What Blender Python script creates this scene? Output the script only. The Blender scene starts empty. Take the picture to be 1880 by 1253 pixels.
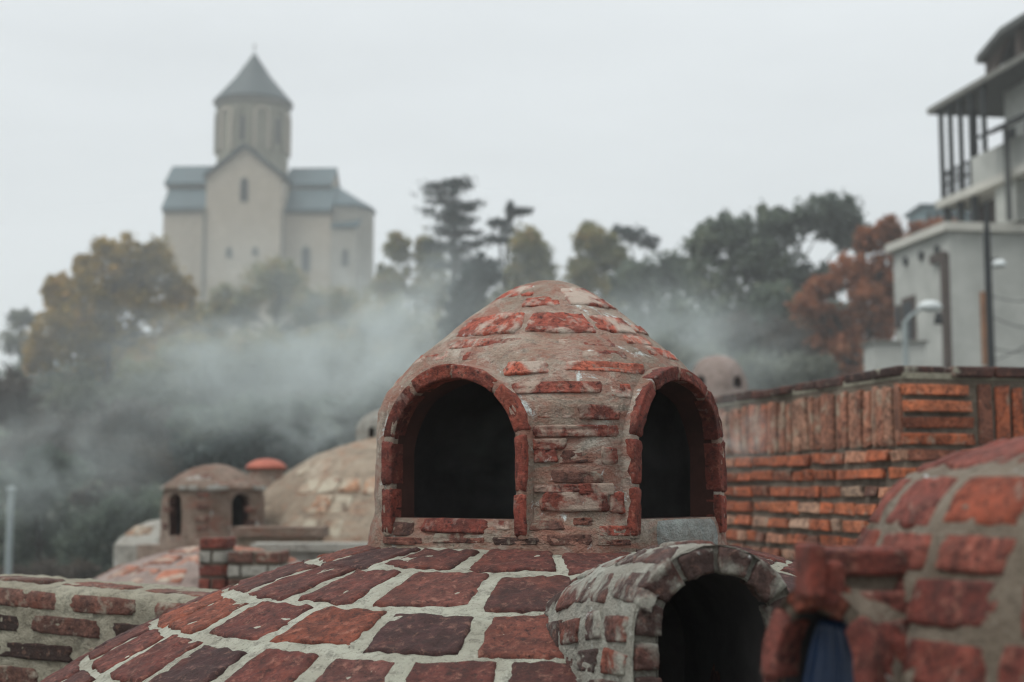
import bpy, bmesh, math, random
import numpy as np
from mathutils import Vector, Matrix, noise
random.seed(7)
SC = bpy.context.scene
COL = SC.collection
V = Vector
pi = math.pi
# ------------------------------------------------------------------ camera
E = 1.7                                   # eye height above the roof terrace
PITCH = math.radians(5.98)
cam_d = bpy.data.cameras.new('camera')
cam_d.lens = 50.0; cam_d.sensor_width = 36.0
cam_d.clip_start = 0.05; cam_d.clip_end = 6000
cam_d.dof.use_dof = True; cam_d.dof.focus_distance = 3.6; cam_d.dof.aperture_fstop = 2.7
cam = bpy.data.objects.new('camera', cam_d); COL.objects.link(cam)
cam.location = (0, 0, E); cam.rotation_euler = (pi/2 + PITCH, 0, 0)
SC.camera = cam
# ------------------------------------------------------------------ sky
SUN_EL, SUN_AZ = math.radians(60), math.radians(-125)      # high, behind-left of the camera, veiled
w = bpy.data.worlds.new('World'); SC.world = w; w.use_nodes = True
nt = w.node_tree; nt.nodes.clear()
def N(tree, kind, **kw):
    n = tree.nodes.new(kind)
    for k, v in kw.items():
        if k.startswith('i_'): n.inputs[k[2:]].default_value = v
        else: setattr(n, k, v)
    return n
out = N(nt, 'ShaderNodeOutputWorld'); bg = N(nt, 'ShaderNodeBackground')
sky = N(nt, 'ShaderNodeTexSky'); sky.sky_type = 'NISHITA'; sky.sun_disc = False
sky.sun_elevation = SUN_EL; sky.sun_rotation = SUN_AZ; sky.dust_density = 4.0
tc = N(nt, 'ShaderNodeTexCoord'); sep = N(nt, 'ShaderNodeSeparateXYZ')
nt.links.new(tc.outputs['Generated'], sep.inputs[0])
grad = N(nt, 'ShaderNodeValToRGB')          # overcast sky: brighter towards the zenith all round
cr = grad.color_ramp; cr.elements[0].position = 0.0; cr.elements[0].color = (6.5, 6.85, 6.95, 1)
cr.elements[1].position = 1.0; cr.elements[1].color = (15.0, 15.6, 15.9, 1)
e_ = cr.elements.new(0.30); e_.color = (7.0, 7.35, 7.5, 1)
nt.links.new(sep.outputs['Z'], grad.inputs[0])
mp = N(nt, 'ShaderNodeMapping'); mp.inputs['Scale'].default_value = (2.2, 2.2, 9.0)
nz = N(nt, 'ShaderNodeTexNoise'); nz.inputs['Scale'].default_value = 1.6; nz.inputs['Detail'].default_value = 4
nt.links.new(tc.outputs['Generated'], mp.inputs[0]); nt.links.new(mp.outputs[0], nz.inputs[0])
cl = N(nt, 'ShaderNodeMapRange'); cl.inputs['From Min'].default_value = .3; cl.inputs['From Max'].default_value = .7
cl.inputs['To Min'].default_value = .955; cl.inputs['To Max'].default_value = 1.05
nt.links.new(nz.outputs[0], cl.inputs[0])
mul = N(nt, 'ShaderNodeVectorMath', operation='SCALE')
nt.links.new(grad.outputs[0], mul.inputs[0]); nt.links.new(cl.outputs[0], mul.inputs['Scale'])
mx = N(nt, 'ShaderNodeMix', data_type='RGBA'); mx.inputs[0].default_value = 0.93
nt.links.new(sky.outputs[0], mx.inputs[6]); nt.links.new(mul.outputs[0], mx.inputs[7])
nt.links.new(mx.outputs[2], bg.inputs[0]); bg.inputs[1].default_value = 0.1
nt.links.new(bg.outputs[0], out.inputs[0])
sun_d = bpy.data.lights.new('sun', 'SUN'); sun_d.energy = 1.5; sun_d.angle = math.radians(25); sun_d.color = (1, .97, .92)
sun = bpy.data.objects.new('sun', sun_d); COL.objects.link(sun)
sd = V((math.cos(SUN_EL)*math.sin(SUN_AZ), math.cos(SUN_EL)*math.cos(SUN_AZ), math.sin(SUN_EL)))
sun.rotation_euler = sd.to_track_quat('Z', 'Y').to_euler(); sun.location = (0, 0, 60)
vs = SC.view_settings; vs.view_transform = 'Standard'; vs.look = 'None'; vs.exposure = 0.22; vs.gamma = 1.0; vs.use_curve_mapping = False
SC.render.engine = 'CYCLES'
cy = SC.cycles; cy.use_denoising = True; cy.filter_width = 1.15
try: cy.denoiser = 'OPENIMAGEDENOISE'
except Exception: pass
cy.max_bounces = 5; cy.diffuse_bounces = 3; cy.glossy_bounces = 2; cy.transmission_bounces = 2; cy.volume_bounces = 1
cy.transparent_max_bounces = 6; cy.sample_clamp_indirect = 4
cy.volume_step_rate = 1.0; cy.volume_max_steps = 128; cy.use_adaptive_sampling = False

# ------------------------------------------------------------------ helpers
cp, sp = math.cos(PITCH), math.sin(PITCH)
FPX = 1880*50/36.0
def at(px, py, D):
    """world point seen at photo pixel (px,py) standing D metres in front (world y = D)"""
    u = (px-940)/FPX; v = (626.5-py)/FPX
    d = V((u, cp - v*sp, sp + v*cp)); k = D/d.y
    return V((d.x*k, D, E + d.z*k))
def px2m(D): return D/FPX
def tag(o, label=None, cat=None, group=None, kind=None):
    if label: o['label'] = label
    if cat: o['category'] = cat
    if group: o['group'] = group
    if kind: o['kind'] = kind
    return o
def empty(name, loc=(0, 0, 0), rz=0.0, sc=1.0):
    o = bpy.data.objects.new(name, None); COL.objects.link(o)
    o.location = loc; o.rotation_euler = (0, 0, rz); o.scale = (sc, sc, sc); o.empty_display_size = .1
    return o
def link(name, me, mat, parent=None, smooth=True):
    if mat is not None and len(me.materials) == 0: me.materials.append(mat)
    if smooth and len(me.polygons): me.polygons.foreach_set('use_smooth', [True]*len(me.polygons))
    o = bpy.data.objects.new(name, me); COL.objects.link(o)
    if parent is not None: o.parent = parent
    return o
def mesh(name, vs_, fs, mat, parent=None, smooth=False):
    me = bpy.data.meshes.new(name); me.from_pydata([tuple(v) for v in vs_], [], fs); me.update()
    return link(name, me, mat, parent, smooth)
def mesh_np(name, verts, quads, mat, parent=None, smooth=False):
    me = bpy.data.meshes.new(name); n = len(quads); k = quads.shape[1]
    me.vertices.add(len(verts)); me.vertices.foreach_set('co', np.ascontiguousarray(verts, dtype=np.float32).ravel())
    me.loops.add(n*k); me.loops.foreach_set('vertex_index', np.ascontiguousarray(quads, dtype=np.int32).ravel())
    me.polygons.add(n); me.polygons.foreach_set('loop_start', np.arange(0, n*k, k, dtype=np.int32))
    me.update(calc_edges=True); me.validate()
    return link(name, me, mat, parent, smooth)
class MB:
    def __init__(s): s.v = []; s.f = []
    def add(s, vs_, fs):
        b = len(s.v); s.v += [tuple(v) for v in vs_]; s.f += [tuple(i+b for i in f) for f in fs]; return s
    def box(s, c, sx, sy, sz, rz=0.0):
        ca, sa = math.cos(rz), math.sin(rz); P = []
        for dz in (-.5, .5):
            for dx, dy in ((-.5, -.5), (.5, -.5), (.5, .5), (-.5, .5)):
                x, y = dx*sx, dy*sy
                P.append((c[0]+x*ca-y*sa, c[1]+x*sa+y*ca, c[2]+dz*sz))
        return s.add(P, [(3, 2, 1, 0), (4, 5, 6, 7), (0, 1, 5, 4), (1, 2, 6, 5), (2, 3, 7, 6), (3, 0, 4, 7)])
    def prism(s, poly, d):          # closed polygon (list of Vectors) extruded by vector d
        n = len(poly); P = [V(p) for p in poly] + [V(p)+d for p in poly]
        return s.add(P, [tuple(range(n-1, -1, -1)), tuple(range(n, 2*n))] + [(i, (i+1) % n, n+(i+1) % n, n+i) for i in range(n)])
    def tube(s, pts, rad, seg=8, cap=True):
        pts = [V(p) for p in pts]; b = len(s.v); m = len(pts)
        for i, p in enumerate(pts):
            t = (pts[min(i+1, m-1)] - pts[max(i-1, 0)]).normalized()
            a = t.orthogonal().normalized() if abs(t.z) > .9 else t.cross(V((0, 0, 1))).normalized()
            c = t.cross(a); r = rad[i] if isinstance(rad, (list, tuple)) else rad
            for k in range(seg):
                q = 2*pi*k/seg; s.v.append(tuple(p + a*(r*math.cos(q)) + c*(r*math.sin(q))))
        for i in range(m-1):
            for k in range(seg):
                k2 = (k+1) % seg; s.f.append((b+i*seg+k, b+i*seg+k2, b+(i+1)*seg+k2, b+(i+1)*seg+k))
        if cap:
            s.f.append(tuple(b+k for k in range(seg-1, -1, -1))); s.f.append(tuple(b+(m-1)*seg+k for k in range(seg)))
        return s
    def lathe(s, prof, seg=24, c=(0, 0, 0)):
        b = len(s.v); m = len(prof)
        for r, z in prof:
            for k in range(seg):
                q = 2*pi*k/seg; s.v.append((c[0]+r*math.cos(q), c[1]+r*math.sin(q), c[2]+z))
        for i in range(m-1):
            for k in range(seg):
                k2 = (k+1) % seg; s.f.append((b+i*seg+k, b+i*seg+k2, b+(i+1)*seg+k2, b+(i+1)*seg+k))
        return s
    def build(s, name, mat, parent=None, smooth=False): return mesh(name, s.v, s.f, mat, parent, smooth)
def fn(p, f, o=0.0):
    return noise.noise(V((p.x*f+o, p.y*f-o, p.z*f+2*o)))
def fbm(p, f, o=0.0): return fn(p, f, o)*.6 + fn(p, f*2.3, o+5)*.3 + fn(p, f*5.1, o+9)*.15

SV = [0, .045, .17, .3, .43, .57, .7, .83, .955, 1]; SL = [0, .1, .9, 1]; S2 = [0, 1]
SH = [0, .03] + [.03+.94*i/15 for i in range(1, 15)] + [.97, 1]
def patch_brick(name, surf, u0, u1, v0, v1, parent, mat, proud=.006, depth=.03, res=2, jit=.06, rough=.002, rnd=.07, wob=.03):
    """one brick laid on a surface surf(u,v,h): rounded, uneven outline, faces proud by `proud`, sides running `depth` inwards"""
    hero = res == 3; ss = {3: SH, 2: SV, 1: SL, 0: S2}[res]; n = len(ss); res = min(res, 2)
    du, dv = u1-u0, v1-v0
    cj = [(random.uniform(-jit, jit)*du*.5, random.uniform(-jit, jit)*dv) for _ in range(4)]
    so = random.uniform(0, 90); P = []; tw = random.uniform(-.3, .3)*proud; tv = random.uniform(-.3, .3)*proud
    for j, t in enumerate(ss):
        for i, s in enumerate(ss):
            a, b = 2*s-1, 2*t-1
            k = 1 - rnd*(a*a*b*b)
            aa, bb = a*k, b*k
            if res == 2:
                if i in (0, n-1): aa += wob*(noise.noise(V((so, t*4.1, i)))+.6*noise.noise(V((so, t*11, i+5))))
                if j in (0, n-1): bb += wob*2*(noise.noise(V((so+7, s*4.7, j)))+.6*noise.noise(V((so+3, s*12, j+5))))
            if hero:
                if i in (0, n-1): aa += wob*.55*noise.noise(V((so+2, t*26, i+9)))
                if j in (0, n-1): bb += wob*.8*noise.noise(V((so+5, s*26, j+9)))
            s_, t_ = (aa+1)/2, (bb+1)/2
            U = u0+du*s_ + cj[0][0]*(1-s_)*(1-t_)+cj[1][0]*s_*(1-t_)+cj[2][0]*s_*t_+cj[3][0]*(1-s_)*t_
            W = v0+dv*t_ + cj[0][1]*(1-s_)*(1-t_)+cj[1][1]*s_*(1-t_)+cj[2][1]*s_*t_+cj[3][1]*(1-s_)*t_
            edge = max(abs(a), abs(b))
            h = proud - (.006 if edge >= 1 and res > 0 else 0) + tw*a + tv*b
            if res == 2: h += rough*noise.noise(V((so+s*5, t*4, 3))) + (rough*.6*noise.noise(V((so+s*17, t*14, 8))) if hero else 0)
            P.append(surf(U, W, h))
    F = [(j*n+i, j*n+i+1, (j+1)*n+i+1, (j+1)*n+i) for j in range(n-1) for i in range(n-1)]
    ring = [(i, 0) for i in range(n)] + [(n-1, j) for j in range(1, n)] + [(i, n-1) for i in range(n-2, -1, -1)] + [(0, j) for j in range(n-2, 0, -1)]
    # skirt: same outline pushed inwards
    bidx = [j*n+i for i, j in ring]; base = len(P)
    q = surf((u0+u1)/2, (v0+v1)/2, 0); nrm = (surf((u0+u1)/2, (v0+v1)/2, .01) - q).normalized()
    for k in bidx: P.append(V(P[k]) - nrm*(depth+proud))
    m = len(bidx)
    F += [(bidx[(k+1) % m], bidx[k], base+k, base+(k+1) % m) for k in range(m)]
    # orientation
    a = V(P[F[0][1]])-V(P[F[0][0]]); b = V(P[F[0][3]])-V(P[F[0][0]])
    if a.cross(b).dot(nrm) < 0: F = [tuple(reversed(f)) for f in F]
    return mesh(name, P, F, mat, parent, smooth=(res == 2))
def surf_mesh(name, surf, us, vs_, mat, parent=None, amp=.003, freq=14, closed=False, skip=None, smooth=True, h0=0.0, octo=True):
    nu, nv = len(us), len(vs_); P = []; dead = set()
    for j, v in enumerate(vs_):
        for i, u in enumerate(us):
            p = surf(u, v, h0)
            if skip and skip(p): dead.add(j*nu+i)
            if amp: p = surf(u, v, h0 + amp*((fbm(p, freq)*1.4+.5*fn(p, freq*3.6, 4)) if octo else fn(p, freq)))
            P.append(p)
    F = []
    for j in range(nv-1):
        for i in range(nu if closed else nu-1):
            i2 = (i+1) % nu
            f = (j*nu+i, j*nu+i2, (j+1)*nu+i2, (j+1)*nu+i)
            if not any(k in dead for k in f): F.append(f)
    return mesh(name, P, F, mat, parent, smooth)
def lin(a, b, n): return [a+(b-a)*i/(n-1) for i in range(n)]
class Outline:
    """opening outline in a plane (x across, z up): left jamb, arch, right jamb; u = length along it"""
    def __init__(s, hw, z0, zs, rise, point=0.0, n=40):
        s.pts = [(-hw, z0)]
        for i in range(n+1):
            q = pi - pi*i/n
            z = zs + rise*math.sin(q)**(1.0) + point*max(0, 1-abs(math.cos(q))*2.2)
            s.pts.append((hw*math.cos(q), z))
        s.pts.append((hw, z0))
        s.cum = [0]
        for a, b in zip(s.pts, s.pts[1:]): s.cum.append(s.cum[-1]+math.hypot(b[0]-a[0], b[1]-a[1]))
        s.L = s.cum[-1]; s.jamb = s.cum[1]
    def __call__(s, u):
        u = min(max(u, 0), s.L*.99999); i = 0
        for i in range(len(s.cum)-1):
            if s.cum[i+1] >= u: break
        a, b = s.pts[i], s.pts[i+1]; L = max(s.cum[i+1]-s.cum[i], 1e-9); t = (u-s.cum[i])/L
        x, z = a[0]+(b[0]-a[0])*t, a[1]+(b[1]-a[1])*t
        # smoothed normal
        e = .02; dx = s._p(u+e)[0]-s._p(u-e)[0]; dz = s._p(u+e)[1]-s._p(u-e)[1]; l = math.hypot(dx, dz) or 1
        return x, z, -dz/l, dx/l
    def _p(s, u):
        u = min(max(u, 0), s.L*.99999)
        for i in range(len(s.cum)-1):
            if s.cum[i+1] >= u: break
        a, b = s.pts[i], s.pts[i+1]; L = max(s.cum[i+1]-s.cum[i], 1e-9); t = (u-s.cum[i])/L
        return a[0]+(b[0]-a[0])*t, a[1]+(b[1]-a[1])*t
    def off(s, d, m=60):
        r = []
        for i in range(m+1):
            x, z, nx, nz = s(s.L*i/m); r.append((x+nx*d, z+nz*d))
        return r
class Profile:
    def __init__(s, pts):
        s.p = pts; s.c = [0]
        for a, b in zip(pts, pts[1:]): s.c.append(s.c[-1]+math.hypot(b[0]-a[0], b[1]-a[1]))
        s.L = s.c[-1]
    def __call__(s, v):
        v = min(max(v, 0), s.L*.999999)
        for i in range(len(s.c)-1):
            if s.c[i+1] >= v: break
        a, b = s.p[i], s.p[i+1]; t = (v-s.c[i])/max(s.c[i+1]-s.c[i], 1e-9)
        return a[0]+(b[0]-a[0])*t, a[1]+(b[1]-a[1])*t
    def nrm(s, v):
        a, b = s(v-.02), s(v+.02); dr, dz = b[0]-a[0], b[1]-a[1]; l = math.hypot(dr, dz) or 1
        return dz/l, -dr/l       # outward for profiles listed bottom -> top
    def v_at_z(s, z):
        for i in range(len(s.p)-1):
            if s.p[i][1] <= z <= s.p[i+1][1]:
                t = (z-s.p[i][1])/max(s.p[i+1][1]-s.p[i][1], 1e-9); return s.c[i]+t*(s.c[i+1]-s.c[i])
        return s.L
# ------------------------------------------------------------------ materials
def mat(name, rough=.9):
    m = bpy.data.materials.new(name); m.use_nodes = True; t = m.node_tree; t.nodes.clear()
    o = N(t, 'ShaderNodeOutputMaterial'); b = N(t, 'ShaderNodeBsdfPrincipled'); b.inputs['Roughness'].default_value = rough
    b.inputs['Specular IOR Level'].default_value = .25
    t.links.new(b.outputs[0], o.inputs[0]); return m, t, b
def ramp(t, fac, stops, interp='LINEAR'):
    r = N(t, 'ShaderNodeValToRGB'); r.color_ramp.interpolation = interp; els = r.color_ramp.elements
    while len(els) < len(stops): els.new(.5)
    for e, (p, c) in zip(els, stops):
        e.position = p; e.color = (c[0], c[1], c[2], 1) if hasattr(c, '__len__') else (c, c, c, 1)
    t.links.new(fac, r.inputs[0]); return r.outputs[0]
def coords(t, rnd=True):
    tcn = N(t, 'ShaderNodeTexCoord')
    if not rnd: return tcn.outputs['Object']
    oi = N(t, 'ShaderNodeObjectInfo'); m = N(t, 'ShaderNodeMath', operation='MULTIPLY'); m.inputs[1].default_value = 37.0
    t.links.new(oi.outputs['Random'], m.inputs[0])
    a = N(t, 'ShaderNodeVectorMath', operation='ADD'); t.links.new(tcn.outputs['Object'], a.inputs[0]); t.links.new(m.outputs[0], a.inputs[1])
    return a.outputs[0]
def noi(t, co, scale, detail=5, rough=.6, dist=0.0):
    n = N(t, 'ShaderNodeTexNoise'); n.inputs['Scale'].default_value = scale; n.inputs['Detail'].default_value = detail
    n.inputs['Roughness'].default_value = rough; n.inputs['Distortion'].default_value = dist
    t.links.new(co, n.inputs['Vector']); return n.outputs[0]
def mixc(t, fac, a, b, blend='MIX'):
    m = N(t, 'ShaderNodeMix', data_type='RGBA', blend_type=blend)
    for s, v in ((0, fac), (6, a), (7, b)):
        if hasattr(v, 'is_linked') or hasattr(v, 'links'): t.links.new(v, m.inputs[s])
        else: m.inputs[s].default_value = v if s == 0 else (v[0], v[1], v[2], 1)
    return m.outputs[2]
def bump(t, b, h, strength=.5, dist=.01):
    n = N(t, 'ShaderNodeBump'); n.inputs['Strength'].default_value = strength; n.inputs['Distance'].default_value = dist
    t.links.new(h, n.inputs['Height']); t.links.new(n.outputs[0], b.inputs['Normal'])
def addm(t, a, b, k=1.0):
    m = N(t, 'ShaderNodeMath', operation='MULTIPLY_ADD'); t.links.new(b, m.inputs[0]); m.inputs[1].default_value = k; t.links.new(a, m.inputs[2]); return m.outputs[0]
MORTAR = (.30, .29, .235)
def brick_mat(name, stops, smear=.3, smear_col=MORTAR, white=.0, sc=1.0, patchy=.5, bstr=.8, dark=(.03, .018, .016)):
    m, t, b = mat(name, .88)
    co = coords(t); oi = N(t, 'ShaderNodeObjectInfo')
    base = ramp(t, oi.outputs['Random'], stops)
    n1 = noi(t, co, 16/sc, 6, .65, .6); n2 = noi(t, co, 70/sc, 5, .7); n3 = noi(t, co, 6/sc, 3)
    n4 = noi(t, co, 38/sc, 6, .75, .3)
    c = mixc(t, ramp(t, n1, [(.36, 0), (.62, 1)]), base, mixc(t, .68, base, dark))
    c = mixc(t, ramp(t, n4, [(.33, .8), (.47, 0)]), c, mixc(t, .75, base, dark))
    c = mixc(t, ramp(t, n4, [(.54, 0), (.66, .7)]), c, mixc(t, .4, base, (.46, .25, .18)))
    hot = mixc(t, .5, base, (.40, .10, .05))
    c = mixc(t, ramp(t, n3, [(.52, 0), (.75, patchy)]), c, hot)
    c = mixc(t, ramp(t, n2, [(.34, .85), (.5, 0)]), c, dark)
    c = mixc(t, ramp(t, n2, [(.66, 0), (.82, .45)]), c, (.36, .27, .22))
    if smear > 0:
        ns = noi(t, co, 13/sc, 5, .62, .4)
        c = mixc(t, ramp(t, ns, [(.62-smear*.42, 0), (.74-smear*.38, .92)]), c, smear_col)
    if white > 0:
        nw = noi(t, co, 11/sc, 6, .7, .5)
        c = mixc(t, ramp(t, nw, [(.66-white*.2, 0), (.74-white*.2, .85)]), c, (.62, .66, .64))
    t.links.new(c, b.inputs['Base Color'])
    vo = N(t, 'ShaderNodeTexVoronoi'); vo.inputs['Scale'].default_value = 60/sc; t.links.new(co, vo.inputs['Vector'])
    pit = ramp(t, vo.outputs['Distance'], [(.0, 0), (.25, 1)])
    h = addm(t, addm(t, addm(t, n1, n2, .7), n4, 1.0), pit, .25)
    bump(t, b, h, bstr, .011*sc)
    return m
def mortar_mat(name, col, col2, spot=.3, red=0.0, white=0.0, sc=1.0, bstr=.9, redcol=(.20, .075, .05), stain=.35):
    m, t, b = mat(name, .95)
    co = coords(t, False)
    n1 = noi(t, co, 7/sc, 6, .65, .5); n2 = noi(t, co, 120/sc, 4, .7); n3 = noi(t, co, 30/sc, 5, .7)
    c = mixc(t, ramp(t, n1, [(.35, 0), (.68, 1)]), col, col2)
    c = mixc(t, ramp(t, n3, [(.34, .85), (.5, 0)]), c, tuple(x*.42 for x in col))
    n5 = noi(t, co, 3.2/sc, 5, .6, .8); c = mixc(t, ramp(t, n5, [(.42, stain), (.60, 0)]), c, tuple(x*q for x, q in zip(col, (.42, .36, .32))))
    c = mixc(t, ramp(t, n2, [(.62, 0), (.75, spot)]), c, (.62, .62, .56))
    c = mixc(t, ramp(t, n2, [(.28, spot*1.3), (.4, 0)]), c, (.08, .075, .06))
    if red > 0:
        mp_ = N(t, 'ShaderNodeMapping'); mp_.inputs['Scale'].default_value = (1, 1, 2.2); t.links.new(co, mp_.inputs[0])
        nr = noi(t, mp_.outputs[0], 6/sc, 6, .7, .9)
        c = mixc(t, ramp(t, nr, [(.62-red*.25, 0), (.78-red*.25, .8)]), c, redcol)
    if white > 0:
        nw = noi(t, co, 9/sc, 7, .72, .6)
        c = mixc(t, ramp(t, nw, [(.68-white*.2, 0), (.75-white*.2, .9)]), c, (.58, .64, .63))
    t.links.new(c, b.inputs['Base Color'])
    bump(t, b, addm(t, addm(t, n3, n2, .7), n1, .8), bstr, .014*sc)
    return m
def plain(name, col, rough=.8, var=.25, scale=3.0, col2=None, spec=.25, metal=0.0, bstr=.15):
    m, t, b = mat(name, rough); co = coords(t, False); n = noi(t, co, scale, 5, .65)
    c2 = col2 or tuple(x*(1-var) for x in col)
    t.links.new(mixc(t, ramp(t, n, [(.35, 0), (.65, 1)]), col, c2), b.inputs['Base Color'])
    b.inputs['Specular IOR Level'].default_value = spec; b.inputs['Metallic'].default_value = metal
    if bstr: bump(t, b, n, bstr, .02)
    return m
def leaf_mat(name, stops, trans=.42):
    m, t, b = mat(name, .75)
    g = N(t, 'ShaderNodeNewGeometry'); co = coords(t, False)
    n = noi(t, co, .35, 2)
    mm = N(t, 'ShaderNodeMath', operation='MULTIPLY_ADD'); t.links.new(n, mm.inputs[0]); mm.inputs[1].default_value = 2.2
    m2 = N(t, 'ShaderNodeMath', operation='MULTIPLY_ADD'); t.links.new(g.outputs['Random Per Island'], m2.inputs[0]); m2.inputs[1].default_value = .6; m2.inputs[2].default_value = -.9
    t.links.new(m2.outputs[0], mm.inputs[2])
    c = ramp(t, mm.outputs[0], stops); t.links.new(c, b.inputs['Base Color'])
    tr = N(t, 'ShaderNodeBsdfTranslucent'); t.links.new(c, tr.inputs[0])
    ms = N(t, 'ShaderNodeMixShader'); ms.inputs[0].default_value = trans
    o = [x for x in t.nodes if x.type == 'OUTPUT_MATERIAL'][0]
    t.links.new(b.outputs[0], ms.inputs[1]); t.links.new(tr.outputs[0], ms.inputs[2]); t.links.new(ms.outputs[0], o.inputs[0])
    return m
M = {}
DOME_STOPS = [(0, (.060, .030, .030)), (.2, (.085, .034, .029)), (.4, (.125, .040, .032)), (.6, (.15, .045, .035)), (.78, (.145, .060, .052)), (.92, (.19, .058, .038)), (1, (.30, .080, .040))]
M['dome_brick'] = brick_mat('dome_brick', DOME_STOPS, smear=-1)
M['dome_mortar'] = mortar_mat('dome_mortar', (.46, .46, .385), (.36, .365, .295), spot=.8, sc=.8, bstr=1.0, stain=.35)
M['lan_brick'] = brick_mat('lantern_brick', [(0, (.32, .075, .05)), (.5, (.45, .105, .066)), (1, (.54, .15, .09))], smear=.36, smear_col=(.40, .335, .28), white=.12)
M['arch_brick'] = brick_mat('arch_brick', [(0, (.16, .042, .032)), (.6, (.24, .056, .039)), (1, (.29, .07, .046))], smear=.04, smear_col=(.28, .22, .19), white=.0, patchy=.3)
M['pier_brick'] = brick_mat('pier_brick', [(0, (.19, .054, .040)), (1, (.31, .08, .056))], smear=.34, smear_col=(.36, .285, .23), white=.3)
M['lan_mortar'] = mortar_mat('lantern_mortar', (.44, .395, .335), (.295, .215, .165), spot=.5, red=.75, white=.42, sc=1.0, redcol=(.27, .115, .082), stain=.8)
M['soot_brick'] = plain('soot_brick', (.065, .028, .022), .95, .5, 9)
M['soot'] = plain('soot', (.065, .060, .060), .98, .5, 5)  # soot plus the shade of the hollow interiors, both put into the colour
M['vent_brick'] = brick_mat('vent_brick', [(0, (.075, .050, .045)), (.5, (.12, .072, .062)), (.85, (.15, .060, .048)), (1, (.26, .075, .045))], smear=.30, smear_col=(.28, .28, .24), white=.05)
M['vent_mortar'] = mortar_mat('vent_mortar', (.36, .365, .32), (.25, .235, .20), spot=.3, white=.15)
M['near_brick'] = brick_mat('near_brick', [(0, (.15, .040, .032)), (.5, (.22, .055, .040)), (.8, (.27, .085, .066)), (1, (.30, .07, .035))], smear=.02, sc=.8)
M['near_mortar'] = mortar_mat('near_mortar', (.25, .215, .17), (.16, .125, .095), spot=.3, white=.24, sc=.8, stain=.6)
M['wall_brick'] = brick_mat('wall_brick', [(0, (.18, .09, .065)), (.2, (.40, .115, .055)), (.6, (.54, .145, .06)), (.85, (.58, .19, .09)), (1, (.56, .40, .29))], smear=.10, sc=1.6, smear_col=(.30, .26, .20), patchy=.2)
M['wall_mortar'] = mortar_mat('wall_mortar', (.22, .185, .145), (.13, .11, .09), spot=.25, sc=1.6)
M['soldier'] = brick_mat('soldier_brick', [(0, (.30, .14, .09)), (.5, (.44, .19, .12)), (.8, (.45, .25, .17)), (1, (.50, .15, .075))], smear=.22, sc=1.6, smear_col=(.34, .27, .20), patchy=.2)
M['coping'] = brick_mat('coping_brick', [(0, (.045, .030, .028)), (.7, (.085, .045, .038)), (1, (.20, .05, .035))], smear=.1, sc=1.5)
M['old_brick'] = brick_mat('old_brick', [(0, (.075, .045, .036)), (.25, (.14, .066, .05)), (.7, (.17, .085, .066)), (1, (.19, .075, .055))], smear=.16, sc=1.0, smear_col=(.27, .24, .19))
M['old_brick_dark'] = brick_mat('old_brick_dark', [(0, (.03, .02, .017)), (1, (.05, .03, .024))], smear=.05, patchy=.1)
M['old_mortar'] = mortar_mat('old_mortar', (.36, .345, .27), (.27, .255, .20), spot=.3)
M['orange_brick'] = brick_mat('orange_brick', [(0, (.42, .20, .14)), (.5, (.48, .20, .13)), (1, (.55, .17, .09))], smear=.32, sc=2.5, smear_col=(.42, .36, .29), white=.1)
M['tan_brick'] = brick_mat('tan_brick', [(0, (.33, .25, .18)), (.6, (.40, .28, .19)), (1, (.45, .20, .10))], smear=.40, sc=3, smear_col=(.40, .36, .28))
M['tan_plaster'] = mortar_mat('tan_plaster', (.40, .34, .265), (.29, .225, .165), spot=.15, red=.42, sc=3.2, redcol=(.30, .15, .09), stain=.6)
M['grey_plaster'] = mortar_mat('grey_plaster', (.33, .26, .21), (.23, .165, .13), spot=.2, red=.42, white=.34, sc=3, stain=.6)
M['pale_plaster'] = mortar_mat('pale_plaster', (.45, .45, .41), (.36, .34, .30), spot=.2, white=.25, sc=3)
M['pink_plaster'] = mortar_mat('pink_plaster', (.40, .33, .30), (.34, .27, .24), spot=.1, sc=4)
M['red_cap'] = plain('red_cap', (.36, .115, .08), .8, .2, 6)
M['blue'] = plain('blue_plastic', (.006, .020, .055), .45, .4, 7, spec=.4)
M['terrace'] = mortar_mat('terrace_screed', (.28, .27, .24), (.20, .19, .17), sc=3)
M['earth'] = plain('hill_earth', (.060, .062, .045), .95, .4, .25, col2=(.035, .036, .028))
M['stone'] = None

# ------------------------------------------------------------------ setting: terrain and terrace
def lerp_tab(tab, x):
    if x <= tab[0][0]: return tab[0][1]
    for (a, b), (c, d) in zip(tab, tab[1:]):
        if x <= c: t = (x-a)/(c-a); t = t*t*(3-2*t); return b+(d-b)*t
    return tab[-1][1]
def tz(x, y):
    z = lerp_tab([(-1300, -6), (-60, -4), (26, -3.4), (40, -1.6), (60, 1.2), (100, 6.5), (150, 15.0), (176, 20.5), (225, 20.5), (330, 6), (1300, 0)], y)
    if y > 30:
        s = lerp_tab([(-75, 1.0), (-42, 0.0)], x); z -= s*max(0, z+2)*.75
        s2 = lerp_tab([(16, 0.0), (75, 1.0)], x); z -= s2*max(0, z+2)*.35
    return z + (.5*noise.noise(V((x*.05, y*.05, 0)))+.2*noise.noise(V((x*.3, y*.3, 1))) if y > 28 else 0)
xs = sorted(set([-1300, -900, -600, -400, -280] + list(range(-200, 201, 5)) + [280, 400, 600, 900, 1300]))
ys = sorted(set([-1300, -700, -300, -120, -60, -30, 0, 20] + list(range(26, 260, 4)) + [280, 320, 400, 550, 800, 1300]))
P = [V((x, y, tz(x, y))) for y in ys for x in xs]; nx = len(xs)
F = [(j*nx+i, j*nx+i+1, (j+1)*nx+i+1, (j+1)*nx+i) for j in range(len(ys)-1) for i in range(nx-1)]
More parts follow.
